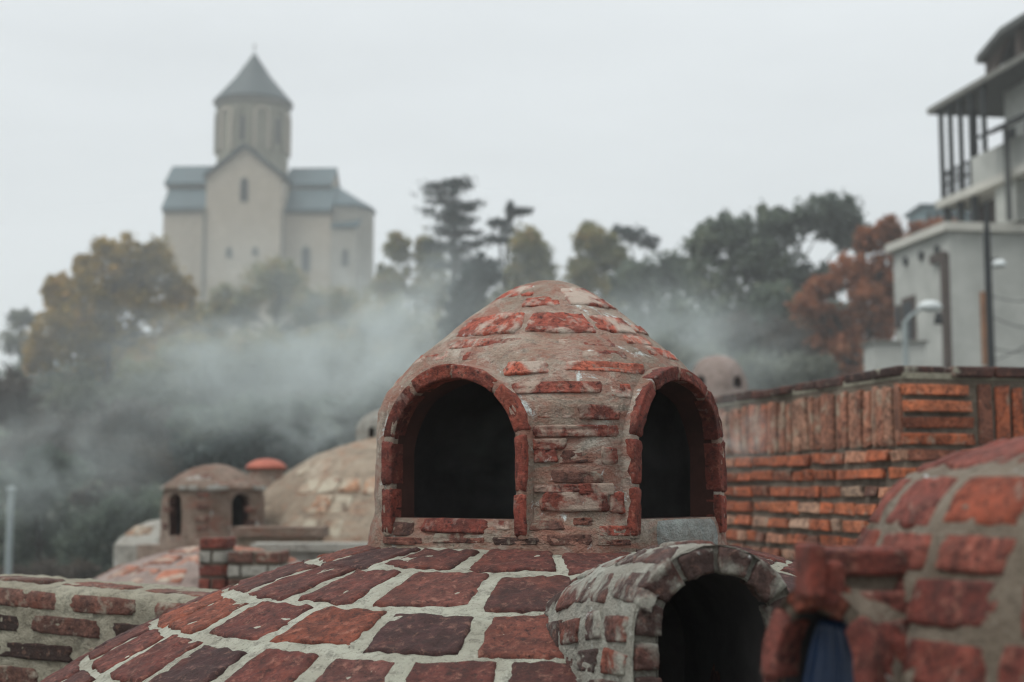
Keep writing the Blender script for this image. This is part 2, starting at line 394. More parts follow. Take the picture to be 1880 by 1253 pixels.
tag(mesh('ground', P, F, M['earth'], smooth=True), 'dark earthy hillside rising behind the bath roofs to the church', None, kind='structure')
tb = MB().box((0, 9.5, -1.75), 26, 29, 3.5)
tag(tb.build('roof_terrace', M['terrace']), 'grey screed bath house roof the brick domes stand on', None, kind='structure')

# ------------------------------------------------------------------ brick domes
def rev_surf(prof):
    def f(az, v, h):
        r, z = prof(v); nr, nz = prof.nrm(v); R = r+nr*h
        return V((R*math.sin(az), -R*math.cos(az), z+nz*h))
    return f
def sphere_prof(R, zc, r_bottom, r_top=0.0, n=60):
    a0, a1 = math.acos(r_bottom/R), math.acos(r_top/R)
    return Profile([(R*math.cos(a0+(a1-a0)*i/n), zc+R*math.sin(a0+(a1-a0)*i/n)) for i in range(n+1)])
DX, DY, DR = at(1007, 900, 4.3).x, 4.3, 2.67
DZC = E - .115 - DR
VENT = dict(x=at(1312, 900, 2.85).x, y=2.85, az=math.radians(15), hw=.122, th=.052)
vn = V((math.sin(VENT['az']), -math.cos(VENT['az']), 0)); vt = V((math.cos(VENT['az']), math.sin(VENT['az']), 0))
def in_vent(p, grow=0.0):
    q = p + V((DX, DY, 0)) - V((VENT['x'], VENT['y'], 0))
    a, b = q.dot(vt), -q.dot(vn)
    return abs(a) < .13+grow and -.15 < b < .50+grow
main = tag(empty('brick_dome', (DX, DY, 0)), 'large low dome of dark red square bricks in wide grey mortar, under the steaming lantern', 'dome')
dprof = sphere_prof(DR, DZC, 2.44, 0.0, 90); ds = rev_surf(dprof)
def v_of_r(prof, r):
    for i in range(len(prof.p)-1):
        a, b = prof.p[i][0], prof.p[i+1][0]
        if b <= r <= a: return prof.c[i] + (prof.c[i+1]-prof.c[i])*(a-r)/max(a-b, 1e-9)
    return prof.L
azs = [i*2*pi/760 for i in range(760)]
vs1 = lin(0, v_of_r(dprof, 1.75), 12)[:-1] + lin(v_of_r(dprof, 1.75), v_of_r(dprof, .3), 150) + lin(v_of_r(dprof, .3), dprof.L, 6)[1:]
surf_mesh('mortar_shell', ds, azs, vs1, M['dome_mortar'], main, amp=.0065, freq=11, closed=True, skip=in_vent)
rings = [(.50, .695, 16, -.369), (.715, .935, 21, -.221), (.955, 1.125, 26, -.188), (1.145, 1.315, 34, -.109), (1.335, 1.50, 36, .02), (1.53, 1.70, 40, .06)]
for ri, (r0, r1, n, ph) in enumerate(rings):
    p = 2*pi/n; va, vb = v_of_r(dprof, r1), v_of_r(dprof, r0); rm = (r0+r1)/2
    lo, hi = (-2.1, 2.1) if ri < 4 else (-1.9, -.2)
    for k in range(-n, n):
        a0 = ph + k*p
        if not (lo < a0 < hi): continue
        g = random.uniform(.020, .036)/rm*(1.0 if random.random() > .25 else 1.8)
        a, b = a0+g/2, a0+p-g/2
        if random.random() < .12: b -= .03/rm
        c = ds((a+b)/2, (va+vb)/2, 0)
        if in_vent(c, .05): continue
        j = random.uniform(-.012, .012)
        patch_brick('brick', ds, a, b, va+.004+j, vb-.004+j*.5, main, M['dome_brick'], proud=.006, depth=.04, res=3, jit=.075, rough=.006, rnd=.02, wob=.045)

# ------------------------------------------------------------------ arched vent hoods
def vent_hood(name, label, root_xy, az, hw, z0, zs, rise, th, L, flare, drop, mats, upitch, vlen, group=None, zbase=0.0):
    mb_, mm_ = mats
    root = tag(empty(name, (root_xy[0], root_xy[1], zbase)), label, 'vent', group)
    n = V((math.sin(az), -math.cos(az), 0)); t = V((math.cos(az), math.sin(az), 0)); up = V((0, 0, 1)); Z = -zbase
    OL = Outline(hw, z0, zs, rise)
    def outer(u, v, h):
        x, z, nx, nz = OL(u); k = v/L; off = th+h+flare*k*(1-.6*abs(nz))
        return t*(x+nx*off) + up*(z+nz*off-drop*k*k+Z) - n*v
    def front(u, v, h):
        x, z, nx, nz = OL(u); return t*(x+nx*v) + up*(z+nz*v+Z) + n*h
    def inner(u, v, h):
        x, z, nx, nz = OL(u); return t*(x+nx*(.004)) + up*(z+nz*.004+Z-drop*(v/L)**2) - n*v
    us = lin(0, OL.L, 90)
    sh = surf_mesh('mortar_shell', outer, us, lin(-.004, L, 26), mm_, root, amp=.007, freq=16)
    surf_mesh('arch_face', front, us, lin(0, th+.002, 8), mm_, root, amp=.003, freq=25, h0=-.004)
    surf_mesh('soot_lining', inner, lin(0, OL.L, 50), lin(.0, L*.8, 8), M['soot'], root, amp=0)  # tunnel walls coloured dark to stand in for the shade inside
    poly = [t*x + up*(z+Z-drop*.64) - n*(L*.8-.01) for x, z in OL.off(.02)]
    MB().prism(poly, -n*.02).build('back_plate', M['soot'], root)  # dark plate added to close the tunnel, its colour standing for interior shade
    u = 0.0; arch = sh
    k = max(3, round(OL.L/upitch)); up_ = OL.L/k
    for i in range(k):
        g = up_*.07
        patch_brick('brick', front, i*up_+g+random.uniform(-.2, .2)*g, (i+1)*up_-g, -.004, th+random.uniform(-.004, .004), root, mb_,
                    proud=random.uniform(.003, .011), depth=.03, jit=.09, rough=.004, rnd=.06, wob=.06)
    k2 = max(4, round(OL.L/min(upitch*.92, .062))); u2 = OL.L/k2
    for i in range(k2):
        v = random.uniform(.0, .05) + .012
        while v < L-.03:
            ln = vlen*random.uniform(.7, 1.7)
            patch_brick('brick', outer, i*u2+u2*.13, (i+1)*u2-u2*.13, v, min(v+ln, L), root, mb_,
                        proud=random.uniform(.001, .007), depth=.02, jit=.22, rough=.005, rnd=.04, wob=.10)
            v += ln+random.uniform(.012, .03)
    return root, t, n, OL
vent_hood('vent_hood', 'small arched vent hood of grey-brown bricks with a pitch-black opening, on the main dome', (VENT['x'], VENT['y']), VENT['az'], VENT['hw'], E-.62, E-.280, .118, VENT['th'], .62, .035, .10, (M['vent_brick'], M['vent_mortar']), .066, .11, zbase=E-.62)

# ------------------------------------------------------------------ roof lanterns
def lantern(name, label, loc, rz, sc, faces, mats, bricks=None, win=(.220, .112, .300, .200), group=None, detail=2, prof=None, frame=True, a_dist=.452, extra_hole=None):
    """square-rounded brick lantern: hollow body with arched windows in the given face azimuths"""
    mbody, mbrick, march = mats
    root = tag(empty(name, loc, rz, sc), label, 'lantern', group)
    pr = Profile(prof or [(.482, -.06), (.476, 0), (.471, .06), (.466, .090), (.458, .108), (.454, .13), (.452, .30), (.447, .42), (.434, .48), (.406, .535), (.370, .585), (.285, .672), (.207, .734), (.135, .784), (.085, .806), (.042, .822), (.004, .826)])
    a0 = faces[0]
    def surf(az, v, h):
        r, z = pr(v); nr, nz = pr.nrm(v)
        n = 3.25 if z < .42 else max(2.0, 3.25-(z-.42)/.24*1.25)
        c, s = abs(math.cos(az-a0)), abs(math.sin(az-a0)); k = 1/((c**n+s**n)**(1/n))
        R = r*k+nr*h
        return V((R*math.sin(az), -R*math.cos(az), z+nz*h))
    nu, nv = (220, 110) if detail == 2 else (72, 36)
    # outer solid
    P = []; vsl = lin(0, pr.L, nv)
    for v in vsl:
        for i in range(nu):
            az = 2*pi*i/nu; p = surf(az, v, 0)
            P.append(surf(az, v, (.0050 if detail == 2 else .012)*fbm(p, 8 if detail == 2 else 4, 3)*1.7))
    F = [(j*nu+i, j*nu+(i+1) % nu, (j+1)*nu+(i+1) % nu, (j+1)*nu+i) for j in range(nv-1) for i in range(nu)]
    F += [tuple(range(nu-1, -1, -1)), tuple(range((nv-1)*nu, nv*nu))]
    body = mesh('body', P, F, mbody, root, smooth=True)
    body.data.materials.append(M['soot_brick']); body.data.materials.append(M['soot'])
    cut = []
    ci = MB(); kk = .80
    prof_in = [(.0001, -.2), (.38, -.2), (.385, .30), (.36, .44), (.28, .56), (.0001, .66)]
    b_ = []
    segs = 48
    for r, z in prof_in:
        for i in range(segs):
            az = 2*pi*i/segs; c, s = abs(math.cos(az-a0)), abs(math.sin(az-a0)); k = 1/((c**3.2+s**3.2)**(1/3.2))
            b_.append((r*k*math.sin(az), -r*k*math.cos(az), z))
    m_ = len(prof_in)
    ci.add(b_, [(j*segs+i, j*segs+(i+1) % segs, (j+1)*segs+(i+1) % segs, (j+1)*segs+i) for j in range(m_-1) for i in range(segs)] + [tuple(range(segs-1, -1, -1)), tuple(range((m_-1)*segs, m_*segs))])
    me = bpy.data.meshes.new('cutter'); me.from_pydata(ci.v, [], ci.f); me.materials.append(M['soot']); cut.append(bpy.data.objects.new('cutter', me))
    OL = Outline(*win); OF = Outline(win[0], win[1]-.05, win[2], win[3])
    for az in faces:
        n = V((math.sin(az), -math.cos(az), 0)); t = V((math.cos(az), math.sin(az), 0))
        poly = [n*.2 + t*x + V((0, 0, z)) for x, z in OL.off(-.001)]
        pm = MB().prism(poly, n*.6)
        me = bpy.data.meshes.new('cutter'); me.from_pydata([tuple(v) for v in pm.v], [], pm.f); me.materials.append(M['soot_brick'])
        cut.append(bpy.data.objects.new('cutter', me))
    if extra_hole:
        az, z, w_, h_ = extra_hole; n = V((math.sin(az), -math.cos(az), 0))
        pm = MB().box(n*.5 + V((0, 0, z)), w_, .5, h_, az)
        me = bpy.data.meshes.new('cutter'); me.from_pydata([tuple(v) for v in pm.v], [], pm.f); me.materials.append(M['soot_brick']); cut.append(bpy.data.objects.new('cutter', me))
    for c in cut:
        bm = bmesh.new(); bm.from_mesh(c.data); bmesh.ops.recalc_face_normals(bm, faces=bm.faces); bm.to_mesh(c.data); bm.free()
        COL.objects.link(c); c.parent = root
        md = body.modifiers.new('cut', 'BOOLEAN'); md.operation = 'DIFFERENCE'; md.solver = 'EXACT'; md.object = c
        try: md.material_mode = 'TRANSFER'
        except Exception: pass
    dg = bpy.context.evaluated_depsgraph_get(); dg.update()
    ev = body.evaluated_get(dg); nm = bpy.data.meshes.new_from_object(ev)
    body.modifiers.clear(); body.data = nm
    nm.polygons.foreach_set('use_smooth', [True]*len(nm.polygons))
    try: nm.set_sharp_from_angle(angle=math.radians(40))
    except Exception: pass
    for c in cut: bpy.data.objects.remove(c, do_unlink=True)
    for fi, az in enumerate(faces):
        n = V((math.sin(az), -math.cos(az), 0)); t = V((math.cos(az), math.sin(az), 0)); base = n*a_dist
        def fr(u, v, h, n=n, t=t, base=base):
            x, z, nx, nz = OF(u); return base + t*(x+nx*v) + V((0, 0, z+nz*v)) + n*h
        th = .039
        # mortar bed of the surround
        us = lin(0, OF.L, 70 if detail == 2 else 30); Pq = []; 
        cs = [(.0, -.05), (.0, .004), (.012, .008), (th-.012, .008), (th-.003, .004), (th, -.02), (th+.004, -.10)]
        for u in us:
            for v, h in cs:
                p = fr(u, v, h); Pq.append(p + n*(.004*fn(p, 22)))
        kq = len(cs)
        Fq = [(i*kq+j, (i+1)*kq+j, (i+1)*kq+j+1, i*kq+j+1) for i in range(len(us)-1) for j in range(kq-1)]
        wa = mesh('window_surround', Pq, Fq, mbody, root, smooth=True)
        if not frame: continue
        J = OF.jamb; A = OF.L-2*J
        cuts = [0, J*.58, J*1.12, J+A*.29, J+A*.50, J+A*.73, J+A*.95, OF.L-J*.5, OF.L]
        for a, b in zip(cuts, cuts[1:]):
            g = random.uniform(.0015, .004)
            patch_brick('brick', fr, a+g, b-g, -.002, th+random.uniform(-.004, .003), wa, march, proud=random.uniform(.009, .014), depth=.03,
                        res=2, jit=.04, rough=.005, rnd=.035, wob=.04)
    if bricks:
        # find where each brick of the face lies on the curved body
        A_, V_, XY = [], [], []
        for v in lin(0, pr.L, 150):
            for az in lin(-1.5, 1.5, 200):
                p = surf(az, v, 0)*sc
                q = V(loc) + p; d = V((q.x, q.y, q.z-E)); dep = d.y*cp+d.z*sp; upc = -d.y*sp+d.z*cp
                A_.append(az); V_.append(v); XY.append((940+FPX*d.x/dep, 626.5-FPX*upc/dep))
        XY = np.array(XY)
        for (x0, x1, y0, y1, mk, pd) in bricks:
            c = []
            for (x, y) in ((x0, (y0+y1)/2), (x1, (y0+y1)/2), ((x0+x1)/2, y1), ((x0+x1)/2, y0)):
                c.append(int(np.argmin((XY[:, 0]-x)**2+(XY[:, 1]-y)**2)))
            patch_brick('brick', surf, A_[c[0]], A_[c[1]], V_[c[2]], V_[c[3]], root, M[mk], proud=pd, depth=.02, jit=.10, rough=.005, rnd=.07, wob=.08)
    return root, surf, pr
LB = [(935, 990, 524, 545, 'lan_brick', .001), (960, 1028, 546, 562, 'lan_brick', .001), (1035, 1090, 531, 563, 'lan_brick', .006), (1096, 1128, 546, 564, 'lan_brick', .003),
      (855, 957, 580, 612, 'lan_brick', .006), (969, 1083, 575, 612, 'lan_brick', .006), (1090, 1152, 582, 609, 'lan_brick', .002), (1165, 1200, 598, 614, 'lan_brick', .003),
      (832, 900, 621, 637, 'lan_brick', .001), (930, 1010, 640, 652, 'lan_brick', -.002), (1148, 1188, 617, 631, 'lan_brick', .002), (770, 826, 648, 664, 'lan_brick', .001),
      (926, 1008, 664, 689, 'lan_brick', .005), (1030, 1182, 664, 686, 'lan_brick', .005),
      (948, 1100, 704, 723, 'lan_brick', .004), (1118, 1158, 704, 730, 'lan_brick', .003), (982, 1054, 744, 771, 'lan_brick', .001), (1064, 1128, 744, 766, 'lan_brick', .004),
      (988, 1136, 780, 803, 'lan_brick', .004), (984, 1016, 824, 851, 'lan_brick', .004), (1024, 1104, 828, 850, 'old_brick', .000), (1108, 1128, 824, 852, 'lan_brick', .004),
      (1008, 1112, 864, 890, 'old_brick', .001), (998, 1112, 908, 938, 'lan_brick', .006), (1122, 1148, 902, 942, 'lan_brick', .004),
      (772, 902, 952, 977, 'arch_brick', .006), (940, 1040, 954, 976, 'old_brick', .003), (1096, 1166, 964, 988, 'lan_brick', .003), (1050, 1090, 950, 966, 'old_brick', .003), (715, 760, 955, 985, 'old_brick', .001), (905, 990, 985, 1000, 'old_brick', .003),
      (960, 1030, 808, 822, 'pier_brick', .004), (985, 1060, 892, 904, 'pier_brick', .004), (1066, 1125, 893, 905, 'old_brick', .004),
      (700, 780, 984, 1003, 'old_brick', .004), (790, 895, 981, 1000, 'old_brick', .002), (1000, 1085, 981, 1000, 'old_brick', .003), (1094, 1160, 990, 1004, 'old_brick', .003), (905, 935, 955, 976, 'pier_brick', .002),
      (880, 960, 622, 634, 'pier_brick', .001), (1020, 1130, 622, 634, 'pier_brick', .000), (850, 930, 644, 658, 'pier_brick', .001), (1050, 1150, 642, 656, 'pier_brick', .001), (1190, 1235, 640, 656, 'lan_brick', .001)]
for _i, _b in enumerate(LB):
    if 690 < _b[2] < 950 and _b[5] > .003: LB[_i] = (_b[0]-6, _b[1]+8, _b[2]-2, _b[3]+2, 'pier_brick', _b[5]+.001)
LZ = E - .19
main_lantern, lsurf, lpr = lantern('roof_lantern', 'mortar-smeared red brick lantern with arched openings, crowning the large low dome', (DX, DY, LZ), 0, 1.0,
        [math.radians(-37), math.radians(53)], (M['lan_mortar'], M['lan_brick'], M['arch_brick']), LB, extra_hole=(math.radians(150), .19, .10, .17))
M['white_sill'] = mortar_mat('white_sill', (.46, .52, .50), (.16, .14, .125), spot=.1, white=.1, red=.1)
patch_brick('sill_stone', lsurf, math.radians(36), math.radians(76), lpr.v_at_z(.022), lpr.v_at_z(.108), main_lantern, M['white_sill'], proud=.012, depth=.03, jit=.03)
for k in range(14):                       # the far sides carry bricks as well
    az = random.choice([-1, 1])*random.uniform(1.75, 3.0); z = random.choice([.15, .22, .29, .36, .43, .5])
    v = lpr.v_at_z(z); patch_brick('brick', lsurf, az, az+.22, v, v+.04, main_lantern, M['lan_brick'], proud=.004, depth=.02, jit=.1, wob=.08)

# ------------------------------------------------------------------ near dome at the right with its own vent
NX, NY = 1.10, 2.10
near = tag(empty('brick_dome', (NX, NY, 0)), 'steep-sided dome of thick red brick courses with pale mortar rim, beside the blue-filled vent', 'dome')
nprof = Profile([(.66, 0), (.645, 1.1), (.635, 1.35), (.62, 1.45), (.60, 1.54), (.575, 1.62), (.54, 1.68), (.50, 1.722), (.43, 1.752), (.34, 1.778), (.2, 1.81), (.05, 1.828), (.002, 1.829)])
ns = rev_surf(nprof)
NV = dict(x=.414, y=1.95, az=math.radians(-52))
nvn = V((math.sin(NV['az']), -math.cos(NV['az']), 0)); nvt = V((math.cos(NV['az']), math.sin(NV['az']), 0))
def in_nv(p, g=0.0):
    q = p + V((NX, NY, 0)) - V((NV['x'], NV['y'], 0)); return abs(q.dot(nvt)) < .085+g and -.05 < -q.dot(nvn) < .4 and p.z < E-.15
surf_mesh('mortar_shell', ns, [i*2*pi/260 for i in range(260)], lin(0, nprof.v_at_z(1.2), 6)[:-1]+lin(nprof.v_at_z(1.2), nprof.L, 70), M['near_mortar'], near, amp=.007, freq=10, closed=True, skip=in_nv)
for (z0, z1, p, ph) in [(1.730, 1.774, .42, .1), (1.649, 1.716, .30, -.06), (1.592, 1.640, .27, .12), (1.524, 1.584, .33, .03), (1.446, 1.512, .29, -.12), (1.375, 1.43, .3, .04), (1.30, 1.355, .3, .1)]:
    for k in range(-9, 6):
        a = ph+k*p+.015; b = a+p-.038
        if not (-2.2 < a < 1.3) or in_nv(ns((a+b)/2, nprof.v_at_z((z0+z1)/2), 0), .0): continue
        patch_brick('brick', ns, a, b, nprof.v_at_z(z0), nprof.v_at_z(z1), near, M['near_brick'], proud=.004, depth=.03, jit=.08, rough=.005, rnd=.03, wob=.06)
rv, t_, n_, OLn = vent_hood('vent_hood', 'narrow arched vent hood holding a blue plastic sheet, built against the steep-sided dome', (NV['x'], NV['y']), NV['az'], .066, E-.55, E-.240, .085, .030, .26, .03, .0,
          (M['near_brick'], M['near_mortar']), .10, .15, zbase=E-.55)
for (px_, py_, D_, sx_, sy_, sz_, rz_, mk_) in [(1570, 1030, 1.99, .135, .10, .036, .12, 'near_brick'), (1585, 1078, 2.0, .125, .09, .075, .12, 'near_mortar'), (1610, 1112, 1.985, .10, .10, .045, .3, 'near_brick'), (1487, 1048, 1.93, .024, .07, .072, .1, 'arch_brick'), (1517, 1070, 1.95, .03, .07, .06, .15, 'near_brick')]:
    p_ = at(px_, py_, D_) - V((NV['x'], NV['y'], E-.55)); ob_ = MB().box(p_, sx_, sy_, sz_, rz_).build('brick', M[mk_], rv); bv = ob_.modifiers.new('b', 'BEVEL'); bv.width = .006; bv.segments = 2
Pb = []; nu, nvv = 40, 24
for j in range(nvv):
    for i in range(nu):
        s, q = i/(nu-1)*2-1, j/(nvv-1)
        wv = .006*noise.noise(V((s*3, q*2, 1)))+.005*noise.noise(V((s*7, q*5, 4)))+.003*math.sin(s*7+q*2)
        x = s*.065*(1-.6*q**4); z = q*.372
        Pb.append(V((NV['x'], NV['y'], E-.55)) + t_*x + V((0, 0, z)) - n_*(.012+.016*q+wv))
o = mesh('plastic_sheet', Pb, [(j*nu+i, j*nu+i+1, (j+1)*nu+i+1, (j+1)*nu+i) for j in range(nvv-1) for i in range(nu-1)], M['blue'], smooth=True)
md = o.modifiers.new('thick', 'SOLIDIFY'); md.thickness = .003
tag(o, 'dark blue plastic sheet stuffed into the narrow arched vent', 'plastic sheet')

# ------------------------------------------------------------------ low old wall at the left
a_ = at(-170, 900, 4.95); b_ = at(420, 900, 4.45)
dv = V((b_.x-a_.x, b_.y-a_.y, 0)); LW = dv.length; dv.normalize(); nv_ = V((dv.y, -dv.x, 0))
lw = tag(empty('brick_wall', (a_.x, a_.y, 0)), 'low weathered brown brick wall with sloping top running into the large dome', 'wall')
ZT = E-.300
def lws(u, v, h):      # v = 0 at the ground; rolls over at the top
    zt = ZT - .045*max(0.0, u/LW)**1.5
    s = v*zt/ZT
    if s > zt-.05:
        q = (s-(zt-.05))/.05*1.1; q = min(q, 5.0)
        if q <= 1.57: p = dv*u + V((0, 0, zt-.05+.05*math.sin(q))) - nv_*(.05*(1-math.cos(q))); n = nv_*math.cos(q)+V((0, 0, math.sin(q)))
        else: p = dv*u + V((0, 0, zt)) - nv_*(.05+(q-1.57)*.1); n = V((0, 0, 1))
    else: p = dv*u + V((0, 0, s)); n = nv_.copy()
    return p + n*h
surf_mesh('mortar_bed', lws, lin(0, LW, 130), lin(0, .9, 6)[:-1]+lin(.9, ZT+.15, 80), M['old_mortar'], lw, amp=.008, freq=11)
row_z = [(ZT+.032, ZT+.09), (ZT-.075, ZT-.018), (ZT-.155, ZT-.098), (ZT-.245, ZT-.185), (ZT-.33, ZT-.272), (ZT-.42, ZT-.36)]
for i, (z0, z1) in enumerate(row_z):
    u = -.05 + (.11 if i % 2 else 0)
    while u < LW-.02:
        ln = random.uniform(.24, .34)
        u0, u1 = max(u, 0), min(u+ln, LW)
        if u1-u0 > .05:
            patch_brick('brick', lws, u0, u1, z0, z1, lw, M['old_brick_dark' if (i in (2, 3) and random.random() < .35) else 'old_brick'], proud=random.uniform(.002, .009), depth=.04, jit=.10, rough=.005, rnd=.08, wob=.08)
        u += ln+random.uniform(.03, .07)

# ------------------------------------------------------------------ brick wall behind, at the right
C0 = V((1.93, 7.0, 0)); dL = V((-.236, .972, 0)).normalized(); dR = V((.972, .236, 0)).normalized()
nL = V((-dL.y, dL.x, 0)); nL = nL if nL.x < 0 else -nL; nR = V((dR.y, -dR.x, 0))
bw = tag(empty('brick_wall', C0), 'orange brick parapet wall with soldier course and dark coping, behind the lantern', 'wall')
LL, LR = 3.6, 1.5
def fL(u, v, h): return dL*u + V((0, 0, E+v)) + nL*h
def fR(u, v, h): return dR*u + V((0, 0, E+v)) + nR*h
core = MB(); th_ = .38
poly = [dR*LR, V((0, 0, 0)), dL*LL, dL*LL-nL*th_, -nL*th_-nR*th_, dR*LR-nR*th_]
core.prism(poly, V((0, 0, E+.548))); core.build('core', M['wall_mortar'], bw)
rows = [(.142-.0905*k, .142-.0905*k+.058) for k in range(8)]
for i, (z0, z1) in enumerate(rows):
    u = random.uniform(-.16, 0)
    while u < LL:
        ln = random.choice([.125, .24, .25, .26, .27]); u0, u1 = max(u, -.012), min(u+ln, LL)
        if u1-u0 > .05: patch_brick('brick', fL, u0, u1, z0+random.uniform(-.004, .004), z1+random.uniform(-.004, .004), bw, M['wall_brick'], proud=random.uniform(.014, .034), depth=.03, res=1, jit=.10, rnd=.05)
        u += ln+random.uniform(.006, .022)
    u = .01
    while u < LR:
        ln = random.choice([.22, .27, .36]); patch_brick('brick', fR, u, u+ln, z0, z1, bw, M['wall_brick'], proud=random.uniform(.016, .03), depth=.03, res=1, jit=.05, rnd=.05); u += ln+.018
u = .0
while u < LL:
    wd = random.uniform(.07, .095); patch_brick('soldier_brick', fL, u+.009, u+wd-.009, .222, .520+random.uniform(-.01, .006), bw, M['soldier'], proud=random.uniform(.006, .030), depth=.03, res=1, jit=.04, rnd=.03)
    u += wd
for k in range(4):
    z = .222+k*.0815; patch_brick('brick', fR, -.012, .372+random.uniform(-.02, .015), z, z+.056, bw, M['wall_brick'], proud=random.uniform(.016, .03), depth=.03, res=1, jit=.05, rnd=.04)
u = .405
while u < LR:
    wd = random.uniform(.062, .075); patch_brick('soldier_brick', fR, u, u+wd, .222, .515, bw, M['wall_brick'], proud=random.uniform(.012, .026), depth=.03, res=1, jit=.05, rnd=.03); u += wd+.024
def cop(dr, nn, L, s0):
    u = s0
    while u < L:
        ln = random.uniform(.20, .32); a, b = u, min(u+ln, L); zz = E+.553+random.uniform(0, .012); hh = random.uniform(.045, .06); ov = random.uniform(.01, .035)
        m = MB(); q = [dr*a+nn*ov, dr*b+nn*(ov+random.uniform(-.01, .01)), dr*b-nn*.24, dr*a-nn*.24]
        m.prism([p+V((0, 0, zz)) for p in q], V((random.uniform(-.01, .01), 0, hh)))
        ob = m.build('coping_brick', M['coping'], bw)
        bv = ob.modifiers.new('b', 'BEVEL'); bv.width = .012; bv.segments = 2
        u += ln+.012
cop(dL, nL, LL, .0); cop(dR, nR, LR, .26)
m = MB(); m.prism([p+V((0, 0, E+.548)) for p in (dR*LR+nR*.004, nR*.004+nL*.004, dL*LL+nL*.004, dL*LL-nL*.3, -nL*.3-nR*.3, dR*LR-nR*.3)], V((0, 0, .03))); m.build('mortar_cap', M['old_mortar'], bw)

# ------------------------------------------------------------------ bath roofs farther off
def far_dome(label, c, R, rz, zc, r_bot, rings_, mats, seg=96, r_top=0.0, group=None, az=(-1.7, 1.7), gap=.03, proud=.012):
    root = tag(empty('brick_dome', (c.x, c.y, 0)), label, 'dome', group)
    pr = sphere_prof(R, zc, r_bot, r_top, 40); sf = rev_surf(pr)
    surf_mesh('plaster_shell', sf, [i*2*pi/seg for i in range(seg)], lin(0, pr.L, 40), mats[0], root, amp=.02, freq=2.5, closed=True)
    m = MB(); m.lathe([(r_bot, -.0), (r_bot, pr.p[0][1]+.01)], 48); m.build('drum', mats[0], root, True)
    for r0, r1, wd, prob in rings_:
        n = max(6, int(2*pi*(r0+r1)/2/wd)); p = 2*pi/n; o = random.random()*p
        for k in range(-n, n):
            a = o+k*p
            if az[0] < a < az[1] and random.random() < prob:
                patch_brick('brick', sf, a+gap/(r0+r1), a+p-gap/(r0+r1), v_of_r(pr, r1)+.012, v_of_r(pr, r0)-.012, root, mats[1], proud=proud, depth=.03, res=1, jit=.12, rnd=.06)
    return root
# orange dome: apex rel. to the eye at y=1003
D = 10.0; c = at(395, 1003, D); far_dome('salmon orange brick dome cut by the tall brick pier', c, 1.55, 0, c.z-1.55, 1.2, [(.15, .36, .2, .9), (.38, .58, .22, .85), (.60, .80, .22, .85), (.82, 1.0, .22, .8), (1.02, 1.16, .22, .8)], (M['pink_plaster'], M['orange_brick']))
D = 15.5; c = at(745, 800, D); far_dome('big tan plastered dome fading into steam behind the lantern', c, 2.15, 0, c.z-2.15, 2.05, [(.9, 1.1, .24, .35), (1.12, 1.32, .24, .4), (1.34, 1.52, .24, .45), (1.54, 1.70, .24, .5), (1.72, 1.86, .24, .55), (1.88, 1.98, .24, .5)], (M['tan_plaster'], M['tan_brick']))
D = 16.5; c = at(310, 952, D); far_dome('small pale grey plastered dome left of the small lantern', c, .75, 0, c.z-.75, .6, [(.15, .32, .2, .5), (.34, .5, .2, .5)], (M['pale_plaster'], M['tan_brick']), seg=48)
LF = [(.50, -.6), (.50, 0), (.49, .05), (.49, .52), (.52, .53), (.52, .58), (.47, .61), (.38, .69), (.26, .76), (.13, .80), (.003, .815)]
def far_lantern(label, cpx, ybase, D, width_px, az0, win, mats, prof=None, group=None):
    c = at(cpx, ybase, D); sc = width_px*px2m(D)/1.07
    r, sf, pr = lantern('roof_lantern', label, (c.x, c.y, c.z), 0, sc, [math.radians(az0), math.radians(az0+90)], mats, None, win=win, detail=1, prof=prof, frame=False, a_dist=.47, group=group)
    return r, sf, pr, sc
r, sf, pr, sc = far_lantern('small weathered lantern with two narrow dark windows beside the red-capped chimney', 390, 990, 14.0, 178, -42, (.115, .05, .40, .10), (M['grey_plaster'], M['old_brick'], M['arch_brick']), LF)
for (a, z, w_) in [(-.12, .45, .25), (-.1, .33, .22), (-.13, .2, .26), (-.1, .1, .22), (-1.15, .3, .2), (1.0, .3, .2), (1.02, .15, .2), (-1.2, .12, .18), (-.2, .66, .4)]:
    patch_brick('brick', sf, a, a+w_, pr.v_at_z(z), pr.v_at_z(z)+.06, r, M['old_brick'], proud=.012, depth=.03, res=1, jit=.1)
for a in [-1.9, -1.55, -1.3, -.55, -.3, .1, .3, 1.1, 1.35, 1.7]:
    patch_brick('rim_stone', sf, a, a+.2, pr.v_at_z(.533), pr.v_at_z(.58), r, M['pale_plaster'], proud=.012, depth=.03, res=1, jit=.15)
m = MB(); m.box((0, 0, -.35), 1.15, 1.15, .58, math.radians(-42)); m.build('pedestal', M['grey_plaster'], r)
r, sf, pr, sc = far_lantern('hazy pale lantern on the tan dome, mostly behind the big lantern', 700, 822, 15.5, 90, -20, (.07, .08, .35, .08), (M['pale_plaster'], M['old_brick'], M['arch_brick']), [(.5, -.5), (.5, 0), (.49, .45), (.44, .58), (.33, .7), (.2, .78), (.1, .82), (.003, .83)])
r, sf, pr, sc = far_lantern('hazy pinkish lantern with dark round windows beyond the orange wall', 1318, 745, 24.0, 100, -48, (.12, .32, .45, .11), (M['pink_plaster'], M['old_brick'], M['arch_brick']), [(.52, -.9), (.52, 0), (.51, .45), (.50, .6), (.46, .75), (.36, .88), (.22, .96), (.1, .985), (.003, .99)])
c = at(1400, 738, 25.0); far_dome('low hazy grey dome under the pinkish lantern', c, 2.6, 0, c.z-2.6, 2.2, [], (M['pink_plaster'], M['tan_brick']), seg=64)
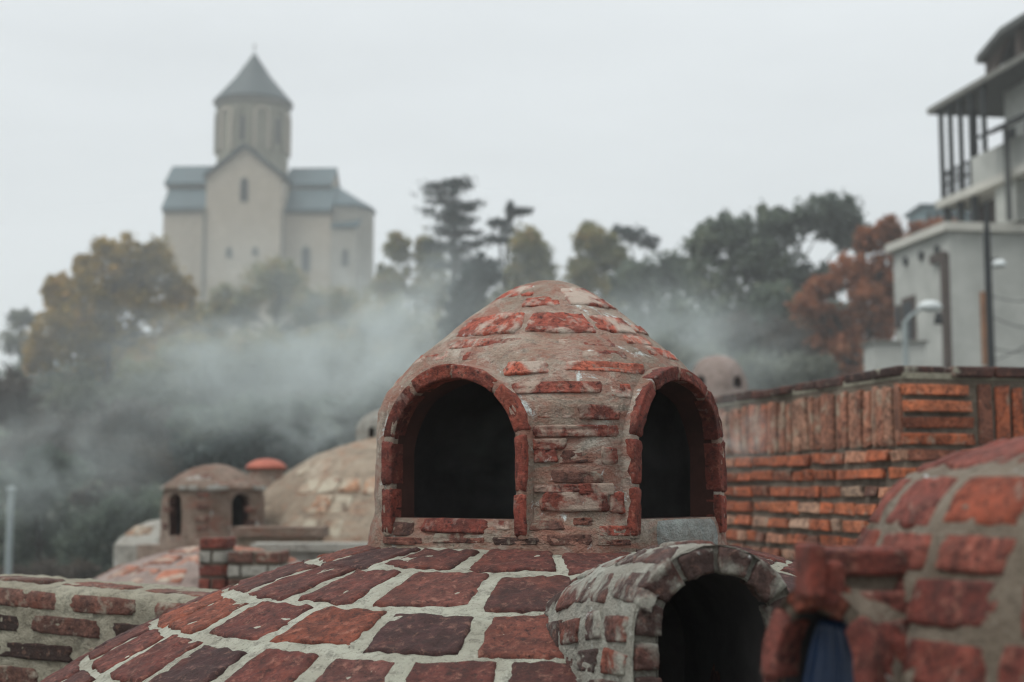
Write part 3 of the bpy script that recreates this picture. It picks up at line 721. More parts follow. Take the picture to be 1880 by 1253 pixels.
# round chimney with red cap
D = 16.0; c = at(488, 900, D); k = px2m(D)
ch = tag(empty('chimney', (c.x, c.y, 0)), 'round grey chimney with a domed red cap behind the small lantern', 'chimney')
zt = at(488, 862, D).z; m = MB(); m.lathe([(34*k, 0), (33*k, zt), (31*k, zt+.01)], 28); m.build('shaft', M['grey_plaster'], ch, True)
m = MB(); m.lathe([(36*k, zt), (38*k, zt+.012), (36*k, zt+.04), (28*k, zt+.08), (15*k, zt+.11), (.001, zt+.12)], 28); m.build('cap', M['red_cap'], ch, True)
# brick pier and the low block beside it
def stack(name, label, x0, x1, y0, D, dep, mats, cat, rowsn, bl, bands=()):
    a, b = at(x0, y0, D), at(x1, y0, D); wd = b.x-a.x; zt = a.z
    root = tag(empty(name, ((a.x+b.x)/2, D+dep/2, 0)), label, cat)
    MB().box((0, 0, zt/2), wd-.02, dep-.02, zt-.01).build('core', mats[0], root)
    rh = .085
    for i in range(rowsn):
        z1 = zt-i*rh; z0 = z1-rh*.78; mm_ = mats[1]
        if i in bands: mm_ = M['pale_plaster']
        for side in range(2):
            L = wd if side == 0 else dep; u = -L/2 - (bl*.5 if i % 2 else 0)
            while u < L/2-.02:
                u0, u1 = max(u, -L/2), min(u+bl, L/2)
                if u1-u0 > .03:
                    f = (lambda u, v, h: V((u, -dep/2-h, v))) if side == 0 else (lambda u, v, h: V((wd/2+h, u, v)))
                    patch_brick('brick', f, u0+.006, u1-.006, z0, z1, root, mm_, proud=random.uniform(.0, .012), depth=.02, res=1, jit=.05, rnd=.04)
                u += bl
    return root
stack('brick_pier', 'tall narrow dark red brick pier between the salmon dome and the low block', 364, 416, 988, 9.0, .3, (M['wall_mortar'], M['arch_brick']), 'pier', 7, .17, bands=(1,))
stack('brick_block', 'low red brick block with a pale mortar band, against the tall pier', 417, 516, 1014, 8.9, .35, (M['wall_mortar'], M['old_brick']), 'block', 5, .17, bands=(1,))
c = at(520, 1000, 11.5); c2 = at(640, 1000, 11.5)
lwall = tag(empty('parapet_wall', ((c.x+c2.x)/2, 11.6, 0)), 'low whitewashed parapet between the brick block and the large dome', 'wall')
zt = at(570, 1012, 11.5).z; MB().box((0, 0, zt/2), c2.x-c.x+.5, .3, zt).build('wall_body', M['pale_plaster'], lwall)
MB().box((.03, .0, zt+.03), c2.x-c.x+.56, .38, .06).build('cap', M['pale_plaster'], lwall)
c = at(440, 1000, 12.5); c2 = at(585, 1000, 12.5)
lw2 = tag(empty('parapet_wall', ((c.x+c2.x)/2, 12.6, 0)), 'low tan stone ledge in front of the tan dome', 'wall')
zt = at(500, 985, 12.5).z; MB().box((0, 0, zt/2), c2.x-c.x, .4, zt).build('wall_body', M['tan_plaster'], lw2); MB().box((0, -.0, zt+.04), c2.x-c.x+.1, .46, .08).build('cap', M['grey_plaster'], lw2)

# ------------------------------------------------------------------ church on the cliff
def stone_mat(name, c1, c2, mort, sc):
    m, t, b = mat(name, .9); co = coords(t, False)
    br = N(t, 'ShaderNodeTexBrick'); br.inputs['Scale'].default_value = sc; br.inputs['Mortar Size'].default_value = .02
    br.inputs['Color1'].default_value = (*c1, 1); br.inputs['Color2'].default_value = (*c2, 1); br.inputs['Mortar'].default_value = (*mort, 1)
    mp_ = N(t, 'ShaderNodeMapping'); mp_.inputs['Rotation'].default_value = (pi/2, 0, 0); t.links.new(co, mp_.inputs[0]); t.links.new(mp_.outputs[0], br.inputs[0])
    n = noi(t, co, .35, 5); c = mixc(t, ramp(t, n, [(.35, 0), (.7, .55)]), br.outputs[0], tuple(x*.7 for x in c1)); t.links.new(c, b.inputs['Base Color']); return m
M['stone'] = stone_mat('church_stone', (.42, .375, .305), (.34, .30, .24), (.24, .215, .175), 1.0)
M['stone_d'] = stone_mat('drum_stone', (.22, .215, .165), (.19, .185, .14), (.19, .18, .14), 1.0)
M['stone_g'] = stone_mat('apse_stone', (.30, .29, .25), (.26, .25, .22), (.22, .21, .18), 1.0)
M['roof'] = plain('church_roof_slate', (.034, .070, .082), .55, .25, .5, spec=.4)
M['roof_c'] = plain('cone_roof_metal', (.009, .026, .029), .55, .2, .6, spec=.4)
M['dark'] = plain('window_dark', (.02, .026, .03), .4, .2, 3)
M['trim'] = plain('church_trim', (.17, .165, .14), .9, .2, 2)
D = 180.0; K = px2m(D)
o_ = at(457, 600, D)
church = tag(empty('church', (o_.x, D, o_.z-1.5), math.radians(-3)), 'stone church with conical drum roof standing above the trees', 'church')
def X(px): return at(px-5, 330, D+2.0).x-o_.x
def Zc(py): return at(940, py, 184.5).z-o_.z+1.5
def part(name, m, mt, par=church, smooth=False): return m.build(name, mt, par, smooth)
YF = -2.0      # gable front plane; wings lie behind
def gable(m, x0, x1, yf, yb, ze, za, xa=None):
    xa = (x0+x1)/2 if xa is None else xa
    return m.prism([V((x0, yf, 0)), V((x1, yf, 0)), V((x1, yf, ze)), V((xa, yf, za)), V((x0, yf, ze))], V((0, yb-yf, 0)))
part('transept', gable(MB(), X(397), X(533), YF, 10, Zc(337), Zc(290), X(466)), M['stone'])
def slab(x0, x1, y0, z0, y1, z1, th): return MB().prism([V((x0, y0, z0)), V((x0, y1, z1)), V((x0, y1, z1-th)), V((x0, y0, z0-th))], V((x1-x0, 0, 0)))
for sx in (-1, 1):      # gable roof planes
    xe, ze, xa, za = X(397)-.35 if sx < 0 else X(533)+.35, Zc(337)-.25, X(466), Zc(290)+.35
    part('transept_roof', MB().prism([V((xe, YF-.5, ze)), V((xa, YF-.5, za)), V((xa, YF-.5, za-.55)), V((xe, YF-.5, ze-.55))], V((0, 10, 0))), M['roof_c'])
def wing(x0, x1, yr, ye_top, ye, yl_top, ye_low, ybot, yf_low=1.0):
    # upper nave body with a roof plane to the front, lower aisle in front of it
    part('nave_wall', MB().box(((x0+x1)/2, 6.5, Zc(ye)/2), x1-x0-.2, 6.0, Zc(ye)), M['stone'])
    part('nave_roof', slab(x0-.2, x1+.2, 3.0, Zc(ye), 6.6, Zc(yr), .4), M['roof'])
    part('nave_roof', slab(x0-.2, x1+.2, 10.2, Zc(ye), 6.6, Zc(yr), .4), M['roof'])
    part('gable_wall', MB().prism([V((x0, 3.3, Zc(ye)-.3)), V((x0, 9.8, Zc(ye)-.3)), V((x0, 6.6, Zc(yr)-.35))], V((x1-x0, 0, 0))), M['stone'])
    part('cornice', MB().box(((x0+x1)/2, 3.3, Zc(ye)-.45), x1-x0, .35, .4), M['trim'])
def aisle(x0, x1, yt, ye):
    part('aisle_wall', MB().box(((x0+x1)/2, 2.4, Zc(ye)/2), x1-x0-.3, 3.4, Zc(ye)), M['stone'])
    part('aisle_roof', slab(x0, x1, .3, Zc(ye), 3.6, Zc(yt), .4), M['roof'])
    part('cornice', MB().box(((x0+x1)/2, .62, Zc(ye)-.5), x1-x0-.2, .35, .35), M['trim'])
wing(X(301), X(404), 297, 0, 338, 0, 0, 600); aisle(X(306), X(402), 346, 391)
wing(X(526), X(609), 303, 0, 343, 0, 0, 600); aisle(X(528), X(619), 347, 396)
# apse: half polygon with half-cone roof at the right end
def arc(cx, cy_, r, a0, a1, n): return [V((cx+r*math.cos(a0+(a1-a0)*i/n), cy_+r*math.sin(a0+(a1-a0)*i/n), 0)) for i in range(n+1)]
ax, ay, ar = X(620), 6.0, X(684)-X(620)
part('apse_wall', MB().prism(arc(ax, ay, ar, -pi/2, pi/2, 5), V((0, 0, Zc(382)))), M['stone_g'])
ap = MB(); ring_ = arc(ax, ay, ar+.3, -pi/2, pi/2, 5); n_ = len(ring_)
ap.add([p+V((0, 0, Zc(384))) for p in ring_] + [V((ax-.6, ay, Zc(338)))] + [p+V((0, 0, Zc(388))) for p in ring_], [(i, i+1, n_) for i in range(n_-1)] + [(n_+1+i, n_+2+i, i+1, i) for i in range(n_-1)] + [tuple(range(2*n_, n_, -1))])
part('apse_roof', ap, M['roof'])
part('side_chapel', MB().box((X(641), 1.9, Zc(425)/2), X(665)-X(619), 3.0, Zc(425)), M['stone_g'])
part('side_chapel_roof', slab(X(617), X(667), .2, Zc(427), 3.6, Zc(404), .3), M['roof'])
# drum
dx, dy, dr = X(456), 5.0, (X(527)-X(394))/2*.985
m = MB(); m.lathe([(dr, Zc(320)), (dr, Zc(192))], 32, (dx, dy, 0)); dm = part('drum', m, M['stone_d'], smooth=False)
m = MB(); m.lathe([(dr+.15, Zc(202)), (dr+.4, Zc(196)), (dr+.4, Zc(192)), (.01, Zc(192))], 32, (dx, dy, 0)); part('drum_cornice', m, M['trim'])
m = MB(); m.lathe([(dr+.65, Zc(191)), (dr+.6, Zc(188)), (dr*.5, Zc(141)), (.12, Zc(96)), (.01, Zc(94))], 32, (dx, dy, 0)); part('cone_roof', m, M['roof_c'])
MB().box((dx, dy, Zc(86)), .1, .1, 1.3).box((dx, dy, Zc(83)), .55, .08, .1).build('cross', M['trim'], church)
for i in range(12):
    a = -pi/2 + (i-.1)*2*pi/12
    n = V((math.cos(a), math.sin(a), 0)); t = V((-math.sin(a), math.cos(a), 0)); b0 = V((dx, dy, 0))+n*(dr-.05)
    OLw = Outline(.75, Zc(285), Zc(222), .75, n=12)
    pts = [(x, z) for x, z in OLw.off(0, 20)]; pt2 = [(x, z) for x, z in OLw.off(.32, 20)]
    mm_ = MB(); q = [b0+t*x+V((0, 0, z)) for x, z in pts]+[b0+t*x+V((0, 0, z)) for x, z in reversed(pt2)]
    k_ = len(pts)
    P_ = [b0+t*x+V((0, 0, z))+n*.32 for x, z in pts]+[b0+t*x+V((0, 0, z))+n*.32 for x, z in pt2]+[b0+t*x+V((0, 0, z)) for x, z in pts]+[b0+t*x+V((0, 0, z)) for x, z in pt2]
    F_ = [(j, j+1, k_+j+1, k_+j) for j in range(k_-1)]+[(2*k_+j, 2*k_+j+1, j+1, j) for j in range(k_-1)]+[(k_+j, k_+j+1, 3*k_+j+1, 3*k_+j) for j in range(k_-1)]
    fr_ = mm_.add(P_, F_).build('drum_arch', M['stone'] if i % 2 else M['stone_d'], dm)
    if i % 2 == 0:
        OLn2 = Outline(.28, Zc(272), Zc(228), .28, n=8); MB().prism([b0+t*x+V((0, 0, z)) for x, z in OLn2.off(0, 12)], n*.12).build('window', M['dark'], dm)
def slit(px, y0, y1, hw, yp):
    OLs = Outline(hw+.22, Zc(y1), Zc(y0+4), hw+.2, n=8); a = MB().prism([V((X(px)+x, yp-.10, z)) for x, z in OLs.off(0, 14)], V((0, .2, 0))).build('window', M['trim'], church)
    OLs = Outline(hw, Zc(y1)+.15, Zc(y0+5), hw, n=8); MB().prism([V((X(px)+x, yp-.16, z)) for x, z in OLs.off(0, 14)], V((0, .2, 0))).build('pane', M['dark'], a)
slit(466, 348, 389, .33, YF); slit(572, 466, 508, .42, .7); slit(488, 470, 484, .2, YF); slit(441, 470, 488, .22, YF); slit(644, 470, 500, .3, .4)
MB().tube([(X(398)-.2, YF-.15, 0), (X(398)-.2, YF-.15, Zc(400))], .22, 6).build('downpipe', M['trim'], church)
MB().tube([(X(535)+.2, YF+.3, 0), (X(535)+.2, YF+.3, Zc(400))], .16, 6).build('downpipe', M['trim'], church)

# ------------------------------------------------------------------ house with balcony at the right
M['wallw'] = plain('house_render', (.44, .45, .42), .9, .28, .8)
M['wallc'] = plain('house_cornice', (.52, .51, .46), .9, .15, 1)
M['wood'] = plain('house_dark_wood', (.030, .034, .036), .7, .3, 2)
M['brown'] = plain('house_brown', (.085, .065, .055), .8, .3, 2)
M['orangew'] = plain('house_orange_wood', (.28, .13, .06), .8, .3, 2)
M['soffit'] = plain('house_soffit', (.10, .105, .10), .9, .3, 2)
M['rooft'] = plain('house_roof', (.20, .20, .18), .85, .3, 1.5)
HC = at(1757, 900, 45.0); hl = V((-.165, .986, 0)).normalized(); hr = V((.986, .165, 0)).normalized(); hz = 0.0
hn, hm = -hr, -hl           # outward normals: left face, front face
KH = px2m(45.0)
def HZ(py, D=45.0): return at(940, py, D).z
house = tag(empty('house', (HC.x, HC.y, 0)), 'pale rendered house with dark columned balcony under wide eaves', 'house')
def hb(a0, a1, b0, b1, z0, z1):     # box spanning a along the front face (right), b back along the left face
    return [hr*a0+hl*b0, hr*a1+hl*b0, hr*a1+hl*b1, hr*a0+hl*b1], z0, z1
def hbox(name, a0, a1, b0, b1, z0, z1, mt, par=house):
    q, z0, z1 = hb(a0, a1, b0, b1, z0, z1); return MB().prism([p+V((0, 0, z0)) for p in q], V((0, 0, z1-z0))).build(name, mt, par)
ztop = HZ(425)
gb = tz(HC.x, HC.y)-1
hbox('ground_storey', 0, 9, 0, 4.15, gb, ztop, M['wallw'])
hbox('cornice', -.22, 9.3, -.22, 4.35, ztop+.004, ztop+.28, M['wallc'])
# openings in the left face (b = metres back from the corner, front plane a = 0)
def lface(name, b0, b1, y0, y1, mt, pr_=.06, par=house): return hbox(name, -pr_, .1, b0, b1, HZ(y1, 46.5), HZ(y0, 46.5), mt, par)
wd_ = lface('window', 2.5, 3.5, 535, 632, M['brown']); lface('pane', 2.65, 3.35, 545, 625, M['dark'], .075, wd_)
wd_ = lface('window', 3.65, 4.0, 545, 590, M['brown']); lface('pane', 3.71, 3.94, 550, 585, M['dark'], .075, wd_)
d_ = lface('door_frame', .15, 1.1, 474, 490, M['brown'], .16); lface('downpipe', .02, .28, 478, 690, M['brown'], .2)
for b in (.75, 1.9, 3.1):
    m = MB(); c_ = hl*b - hr*.03 + V((0, 0, HZ(462, 46)))
    m.tube([c_, c_-hr*.06], .16, 12); m.build('round_vent', M['wood'], house)
f_ = hbox('window', 1.0, 1.3, -.07, .1, HZ(670), HZ(535), M['orangew'])
# upper storey, set back to the right and running towards the viewer
zf = HZ(368, 50); zr = HZ(214, 51)
hbox('parapet_roof', .3, 9, .5, 4.1, ztop+.28, ztop+.4, M['wallc'])
hbox('lower_loggia_wall', 3.2, 9, -.2, 4.6, ztop+.4, zf-.3, M['brown'])
for b in (4.6, 3.6, 2.6): hbox('post', 2.2, 2.4, b-.1, b+.1, ztop+.4, zf-.28, M['wood'])
hbox('lower_screen', 2.25, 2.33, 2.7, 4.8, ztop+.41, ztop+.8, M['orangew'])
hbox('white_block', 2.3, 9, -.1, 1.2, ztop+.41, zf-.3, M['wallw'])
hbox('balcony_floor', 2.05, 9, -3.2, 5.0, zf-.28, zf, M['wallc'])
hbox('balcony_parapet', 2.15, 2.32, -3.0, 2.45, zf+.004, zf+1.0, M['wallw'])
for b in (4.8, 4.1, 3.35, 2.6, 1.7): hbox('column', 2.2, 2.34, b-.07, b+.07, zf+.004, zr, M['wood'])
hbox('column', 3.5, 3.64, 4.73, 4.87, zf+.004, zr, M['wood'])
for zz in (.95, .5): hbox('railing', 2.24, 2.3, 2.55, 4.8, zf+zz, zf+zz+.07, M['wood'])
for i in range(12): hbox('baluster', 2.25, 2.285, 2.65+i*.185, 2.68+i*.185, zf+.01, zf+.95, M['wood'])
hbox('railing', 2.3, 5, 4.77, 4.83, zf+.95, zf+1.02, M['wood'])
hbox('upper_wall', 3.3, 9, -3.0, 2.2, zf+.004, zr+.3, M['wallw'])
for b in (.2, 1.5): hbox('window', 3.22, 3.4, b, b+.55, zf+.5, zf+1.9, M['wood'])
m = MB().prism([hr*1.35+hl*.6+V((0, 0, zf+1.15)), hr*1.35-hl*2.4+V((0, 0, zf+1.15)), hr*2.15-hl*2.4+V((0, 0, zf+1.45)), hr*2.15+hl*.6+V((0, 0, zf+1.45))], V((0, 0, .1))); m.build('canopy', M['wood'], house)
hbox('canopy_post', 1.75, 1.9, -.6, -.45, ztop+.3, zf+1.25, M['soffit'])
r0 = [hr*2.05-hl*4.0, hr*9.5-hl*4.0, hr*9.5+hl*5.45, hr*2.05+hl*5.45]; ra, rb = hr*5.6-hl*.4, hr*5.6+hl*2.3
zq = V((0, 0, zr)); zk = V((0, 0, zr+.2)); zr1 = V((0, 0, zr+2.2))
m = MB(); m.add([p+zq for p in r0]+[p+zk for p in r0]+[ra+zr1, rb+zr1], [(3, 2, 1, 0), (0, 1, 5, 4), (1, 2, 6, 5), (2, 3, 7, 6), (3, 0, 4, 7), (4, 5, 8), (5, 6, 9, 8), (6, 7, 9), (7, 4, 8, 9)])
ro = m.build('roof', M['rooft'], house)
rc = (r0[0]+r0[2])/2
m = MB(); m.prism([rc+(p-rc)*.985+V((0, 0, zr-.03)) for p in r0], V((0, 0, .025))); m.build('soffit', M['soffit'], house)
# open roof shelter: posts, brace and a sloping cover
zs0, zs1 = HZ(132, 47.5), HZ(66, 47.5)
for b in (3.0, .9): hbox('shelter_post', 3.15, 3.4, b-.12, b+.12, zr+.3, zs1, M['brown'], ro)
hbox('shelter_post', 4.6, 4.85, .8, 1.05, zr+.3, zs1, M['brown'], ro)
m = MB(); m.prism([hr*2.9+hl*3.3+V((0, 0, zs1-.35)), hr*2.9+hl*1.6+V((0, 0, zs1+.12)), hr*2.9-hl*1.4+V((0, 0, zs1+.12)), hr*2.9-hl*1.4+V((0, 0, zs1-.1)), hr*2.9+hl*1.6+V((0, 0, zs1-.12)), hr*2.9+hl*3.3+V((0, 0, zs1-.6))], hr*2.6); m.build('shelter_cover', M['soffit'], ro)
m = MB(); m.prism([hr*3.2+hl*3.1+V((0, 0, zs1-.45)), hr*3.2+hl*3.1+V((0, 0, zs0+.1)), hr*3.2+hl*2.7+V((0, 0, zs0+.1)), hr*3.2+hl*1.7+V((0, 0, zs1-.15))], hr*.15); m.build('shelter_brace', M['brown'], ro)
# grey annex box in front of the house's left face
c = at(1652, 660, 43); ab = tag(empty('shed', (c.x, 43.6, 0)), 'flat grey utility box below the house window', 'shed')
zt = at(1652, 630, 43).z; g0 = tz(c.x, 43.6)-.5; wd2 = (1702-1606)*px2m(43)
MB().box((0, 0, (zt+g0)/2), wd2, 1.2, zt-g0).build('shed_body', M['wallw'], ab); MB().box((0, 0, zt+.04), wd2+.16, 1.36, .08).build('shed_roof', M['rooft'], ab)
# street lamp, utility pole with wires, post at far left
M['lampw'] = plain('lamp_white', (.58, .62, .62), .5, .1, 3); M['pole_g'] = plain('pole_grey', (.27, .31, .31), .6, .2, 3); M['pole_d'] = plain('pole_dark', (.018, .022, .024), .7, .3, 3)
D = 36; c = at(1664, 700, D); k = px2m(D); gz = tz(c.x, D)
sl = tag(empty('street_lamp', (c.x, D, gz)), 'pale street lamp with white curved head in front of the house window', 'street lamp')
zt = at(1664, 590, D).z-gz
MB().tube([(0, 0, 0), (0, 0, zt)], [.09, .07], 10).build('pole', M['pole_g'], sl); MB().tube([(0, 0, zt-.05), (.12, 0, zt+.10), (.38, 0, zt+.30), (.42, 0, zt+.32)], [.05, .045, .04, .04], 8).build('arm', M['pole_g'], sl)
m = MB(); hp = [(-.30+i*.075, .0) for i in range(9)]; m.tube([(.66+x, 0, zt+.36+.02*math.cos(x*4)) for x, _ in hp], [.05, .10, .13, .145, .15, .145, .13, .10, .04], 12); m.build('lamp_head', M['lampw'], sl, True)
m = MB(); m.lathe([(.005, .0), (.07, -.05), (.11, -.25), (.12, -.32), (.005, -.32)], 14, (.86, 0, zt+.25)); m.build('lamp_pendant', M['pole_d'], sl, True)
D = 34; c = at(1821, 700, D); gz = tz(c.x, D); up_ = tag(empty('utility_pole', (c.x, D, gz)), 'thin black utility pole in front of the pale house', 'utility pole')
zt = at(1821, 372, D).z-gz
MB().tube([(0, 0, 0), (0, 0, zt*.92), (.03, 0, zt)], [.11, .085, .03], 10).build('pole', M['pole_d'], up_)
m = MB(); m.lathe([(.005, .12), (.12, .10), (.18, 0), (.17, -.06), (.005, -.08)], 16, (.26, 0, at(1838, 486, D).z-gz)); m.build('lamp_head', M['lampw'], up_, True)
MB().tube([(0, 0, at(1838, 478, D).z-gz), (.26, 0, at(1838, 476, D).z-gz)], .03, 6).build('lamp_bracket', M['pole_d'], up_)
for i, (y0, y1) in enumerate(((545, 525), (583, 588), (640, 615), (662, 560))):
    a, b = at(1823, y0, D), at(1960, y1, D-3); P_ = [a.lerp(b, s/8) - V((0, 0, .22*math.sin(pi*s/8))) - V((c.x, D, gz)) for s in range(9)]
    MB().tube(P_, .012, 5).build('wire', M['pole_d'], up_)
D = 30; c = at(17, 1000, D); gz = tz(c.x, D); lp = tag(empty('lamp_post', (c.x, D, gz)), 'slim pale grey post standing alone in the steam before dark bushes', 'post')
zt = at(17, 905, D).z-gz; MB().tube([(0, 0, 0), (0, 0, zt)], [.085, .07], 10).build('pole', M['pole_g'], lp); m = MB(); m.lathe([(.07, zt), (.10, zt+.02), (.10, zt+.1), (.01, zt+.14)], 12); m.build('cap', M['pole_g'], lp, True)
# far bluish building
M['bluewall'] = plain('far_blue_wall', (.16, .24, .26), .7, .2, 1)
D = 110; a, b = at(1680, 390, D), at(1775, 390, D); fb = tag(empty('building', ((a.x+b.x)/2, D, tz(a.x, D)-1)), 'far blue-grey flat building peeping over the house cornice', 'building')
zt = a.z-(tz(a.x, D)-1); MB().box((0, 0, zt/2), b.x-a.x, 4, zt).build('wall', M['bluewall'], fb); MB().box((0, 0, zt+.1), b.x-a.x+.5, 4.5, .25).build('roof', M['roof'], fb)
for i in range(6): MB().box((-(b.x-a.x)/2+.5+i*.62, -2.02, zt-.75), .35, .1, .7).build('window', M['dark'], fb)

# ------------------------------------------------------------------ trees and shrubs
M['bark'] = plain('bark', (.045, .036, .030), .95, .4, 4)
L_ = {}
L_['gold'] = leaf_mat('leaf_gold', [(0, (0.109, 0.091, 0.023)), (.35, (0.217, 0.157, 0.031)), (.65, (0.320, 0.212, 0.035)), (1, (0.409, 0.232, 0.043))])
L_['olive'] = leaf_mat('leaf_olive', [(0, (0.095, 0.105, 0.054)), (.4, (0.169, 0.176, 0.081)), (.75, (0.243, 0.216, 0.088)), (1, (0.351, 0.230, 0.081))])
L_['green'] = leaf_mat('leaf_green', [(0, (0.047, 0.065, 0.054)), (.4, (0.084, 0.111, 0.086)), (.8, (0.142, 0.176, 0.128)), (1, (0.189, 0.209, 0.135))])
L_['dark'] = leaf_mat('leaf_dark', [(0, (0.014, 0.023, 0.022)), (.5, (0.025, 0.042, 0.040)), (1, (0.047, 0.070, 0.062))], .1)
L_['orange'] = leaf_mat('leaf_orange', [(0, (0.137, 0.069, 0.039)), (.4, (0.264, 0.103, 0.048)), (.75, (0.361, 0.132, 0.059)), (1, (0.411, 0.196, 0.098))])
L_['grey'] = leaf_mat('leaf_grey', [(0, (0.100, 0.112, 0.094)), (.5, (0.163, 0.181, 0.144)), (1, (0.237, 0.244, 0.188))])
L_['brown'] = leaf_mat('leaf_brown', [(0, (0.048, 0.041, 0.036)), (.5, (0.082, 0.068, 0.056)), (1, (0.120, 0.100, 0.074))])
rng = np.random.default_rng(5)
def leaves(cents, spread, n_per, size, flat=1.0):
    c = np.repeat(np.array(cents), n_per, axis=0); N_ = len(c)
    sp_ = np.repeat(np.array(spread), n_per, axis=0)
    off = rng.normal(size=(N_, 3))*sp_*.50
    c = c+off
    a = rng.normal(size=(N_, 3)); a[:, 2] *= .6; a /= np.linalg.norm(a, axis=1, keepdims=True)
    b = rng.normal(size=(N_, 3)); b -= a*(a*b).sum(1, keepdims=True); b /= np.linalg.norm(b, axis=1, keepdims=True)
    s = size*rng.uniform(.6, 1.4, (N_, 1)); a *= s; b *= s*.55
    v = np.stack([c-a, c+b, c+a, c-b], axis=1).reshape(-1, 3)
    return v, np.arange(N_*4).reshape(-1, 4)
def tree(name, label, cat, D, blobs, leafm, size=.22, dens=1.0, flat=1.0, trunk_px=None, group=None, clump=.34, trunk_r=.25, cover=.65, depth=1.0):
    """crown built from clumps spread through ellipsoid lobes (x, y, rx, ry in photo units at distance D)"""
    k = px2m(D); cents, spr = [], []; lobes = []
    for (x, y, rx, ry) in blobs:
        c = at(x, y, D + random.uniform(-.5, .5)*rx*k*depth); r = np.array([rx*k, rx*k*depth, ry*k]); lobes.append(c)
        n = max(5, int(cover*10*(rx*k*ry*k)/((clump*min(rx, ry)*k)**2*2.2)))
        for _ in range(n):
            d = rng.normal(size=3); d /= np.linalg.norm(d); q = np.array(c)+d*r*(rng.random()**.5)*.86
            cs = clump*min(rx, ry)*k*rng.uniform(.55, 1.25); cents.append(q); spr.append([cs, cs, cs*flat])
    ca = sum((np.array(c) for c in lobes), np.zeros(3))/len(lobes)
    tx = at(trunk_px, 600, D).x if trunk_px else ca[0]; gz_ = tz(tx, D)
    root = tag(empty(name, (tx, D, gz_)), label, cat, group)
    o = np.array([tx, D, gz_])
    area = np.mean([s[0]*s[2] for s in spr]); n_per = int(np.clip(dens*3.4*area/(size*size*.55), 12, 420))
    v, q = leaves(np.array(cents)-o, spr, n_per, size)
    cr_ = mesh_np('crown', v, q, leafm, root); 
    m = MB(); top = V(ca-o); h = max(top.z, .5); fork = V((top.x*.3, top.y*.3, h*.55))
    m.tube([V((0, 0, -.3)), V((top.x*.1, top.y*.1, h*.3)), fork], [trunk_r*1.3, trunk_r, trunk_r*.75], 8)
    for c in lobes: 
        e = V(np.array(c)-o); mid = fork.lerp(e, .5)+V((0, 0, .08*(e-fork).length)); m.tube([fork, mid, e], [trunk_r*.6, trunk_r*.35, trunk_r*.1], 6)
    for i in rng.permutation(len(cents))[:40]:
        e = V(np.array(cents[i])-o); j = min(range(len(lobes)), key=lambda q: (V(np.array(lobes[q])-o)-e).length); s_ = V(np.array(lobes[j])-o)
        m.tube([s_, e], [trunk_r*.16, trunk_r*.05], 4, False)
    m.build('trunk', M['bark'], root)
    return root
G = 'trees on the hillside'
tree('autumn_tree', 'tall golden-brown autumn tree with sky gaps, left of the church', 'tree', 125, [(215, 470, 62, 55), (290, 485, 45, 55), (180, 540, 70, 60), (110, 540, 30, 48), (105, 620, 62, 60), (260, 560, 70, 50), (200, 640, 95, 55), (320, 610, 60, 60), (75, 655, 40, 40), (155, 500, 22, 40), (150, 590, 80, 55), (330, 540, 32, 45), (235, 520, 60, 40), (300, 655, 80, 40)], L_['gold'], .24, 1.0, group=G, trunk_px=200, clump=.27, cover=.95)
tree('pale_tree', 'hazy olive tree with orange tip before the church wall', 'tree', 135, [(500, 535, 75, 55), (430, 565, 55, 50), (575, 570, 60, 45), (520, 505, 40, 32), (640, 580, 50, 50), (380, 600, 50, 50)], L_['olive'], .24, .9, group=G, cover=1.1)
tree('pale_tree', 'pale olive tree with two round tops, just right of the church apse', 'tree', 120, [(730, 455, 26, 30), (785, 470, 36, 38), (720, 520, 40, 55), (790, 540, 50, 55), (760, 610, 70, 60)], L_['olive'], .2, .9, group=G, cover=1.0)
def cedar(label, D, trunk, tiers, lean=0.0, mt='dark'):
    k = px2m(D); tx = at(trunk, 600, D).x; gz_ = tz(tx, D); root = tag(empty('cedar_tree', (tx, D, gz_)), label, 'tree', G); o = np.array([tx, D, gz_])
    cents, spr = [], []; m = MB(); ztop_ = at(trunk, tiers[0][1]-8, D).z-gz_
    m.tube([V((0, 0, -.3)), V((0, 0, ztop_*.5)), V((lean*k, 0, ztop_))], [.4, .28, .05], 8)
    for (x0, y, x1, th_) in tiers:
        zz = at(trunk, y, D).z-gz_
        for q in range(6):
            a = 2*pi*q/6+random.random()*.9; zz = at(trunk, y, D).z-gz_ + random.uniform(-.3, .3); fq = random.uniform(.8, 1.15)
            reach = ((x1-trunk) if math.cos(a) > 0 else (trunk-x0))*k
            reach = max(reach, 1.0)*(abs(math.cos(a))*.9+.1*1.0) + (x1-x0)*k*.38*abs(math.sin(a))*.6
            e = V((math.cos(a)*reach*fq, math.sin(a)*(x1-x0)*k*.42, zz+random.uniform(-.2, .5)))
            m.tube([V((0, 0, zz-.9)), e*.5+V((0, 0, (zz-.3)*.5)), e], [.1, .07, .03], 5)
            for s in (.4, .6, .78, .95):
                cents.append(np.array(V((e.x*s+random.uniform(-.3, .3), e.y*s, zz-.3+s*(e.z-zz+.3)+random.uniform(-.25, .25))))); q_ = th_/8*random.uniform(.55, 1.15); spr.append([.95*q_, .95*q_, .22*q_])
    v, q = leaves(np.array(cents), spr, 34, .17); mesh_np('crown', v, q, L_[mt], root); m.build('trunk', M['bark'], root)
cedar('dark layered cedar with flat branch tiers, standing tallest right of the church', 115, 832, [(782, 338, 862, 8), (778, 366, 878, 9), (772, 395, 868, 9), (800, 425, 898, 9), (788, 455, 905, 9), (815, 480, 925, 10)])
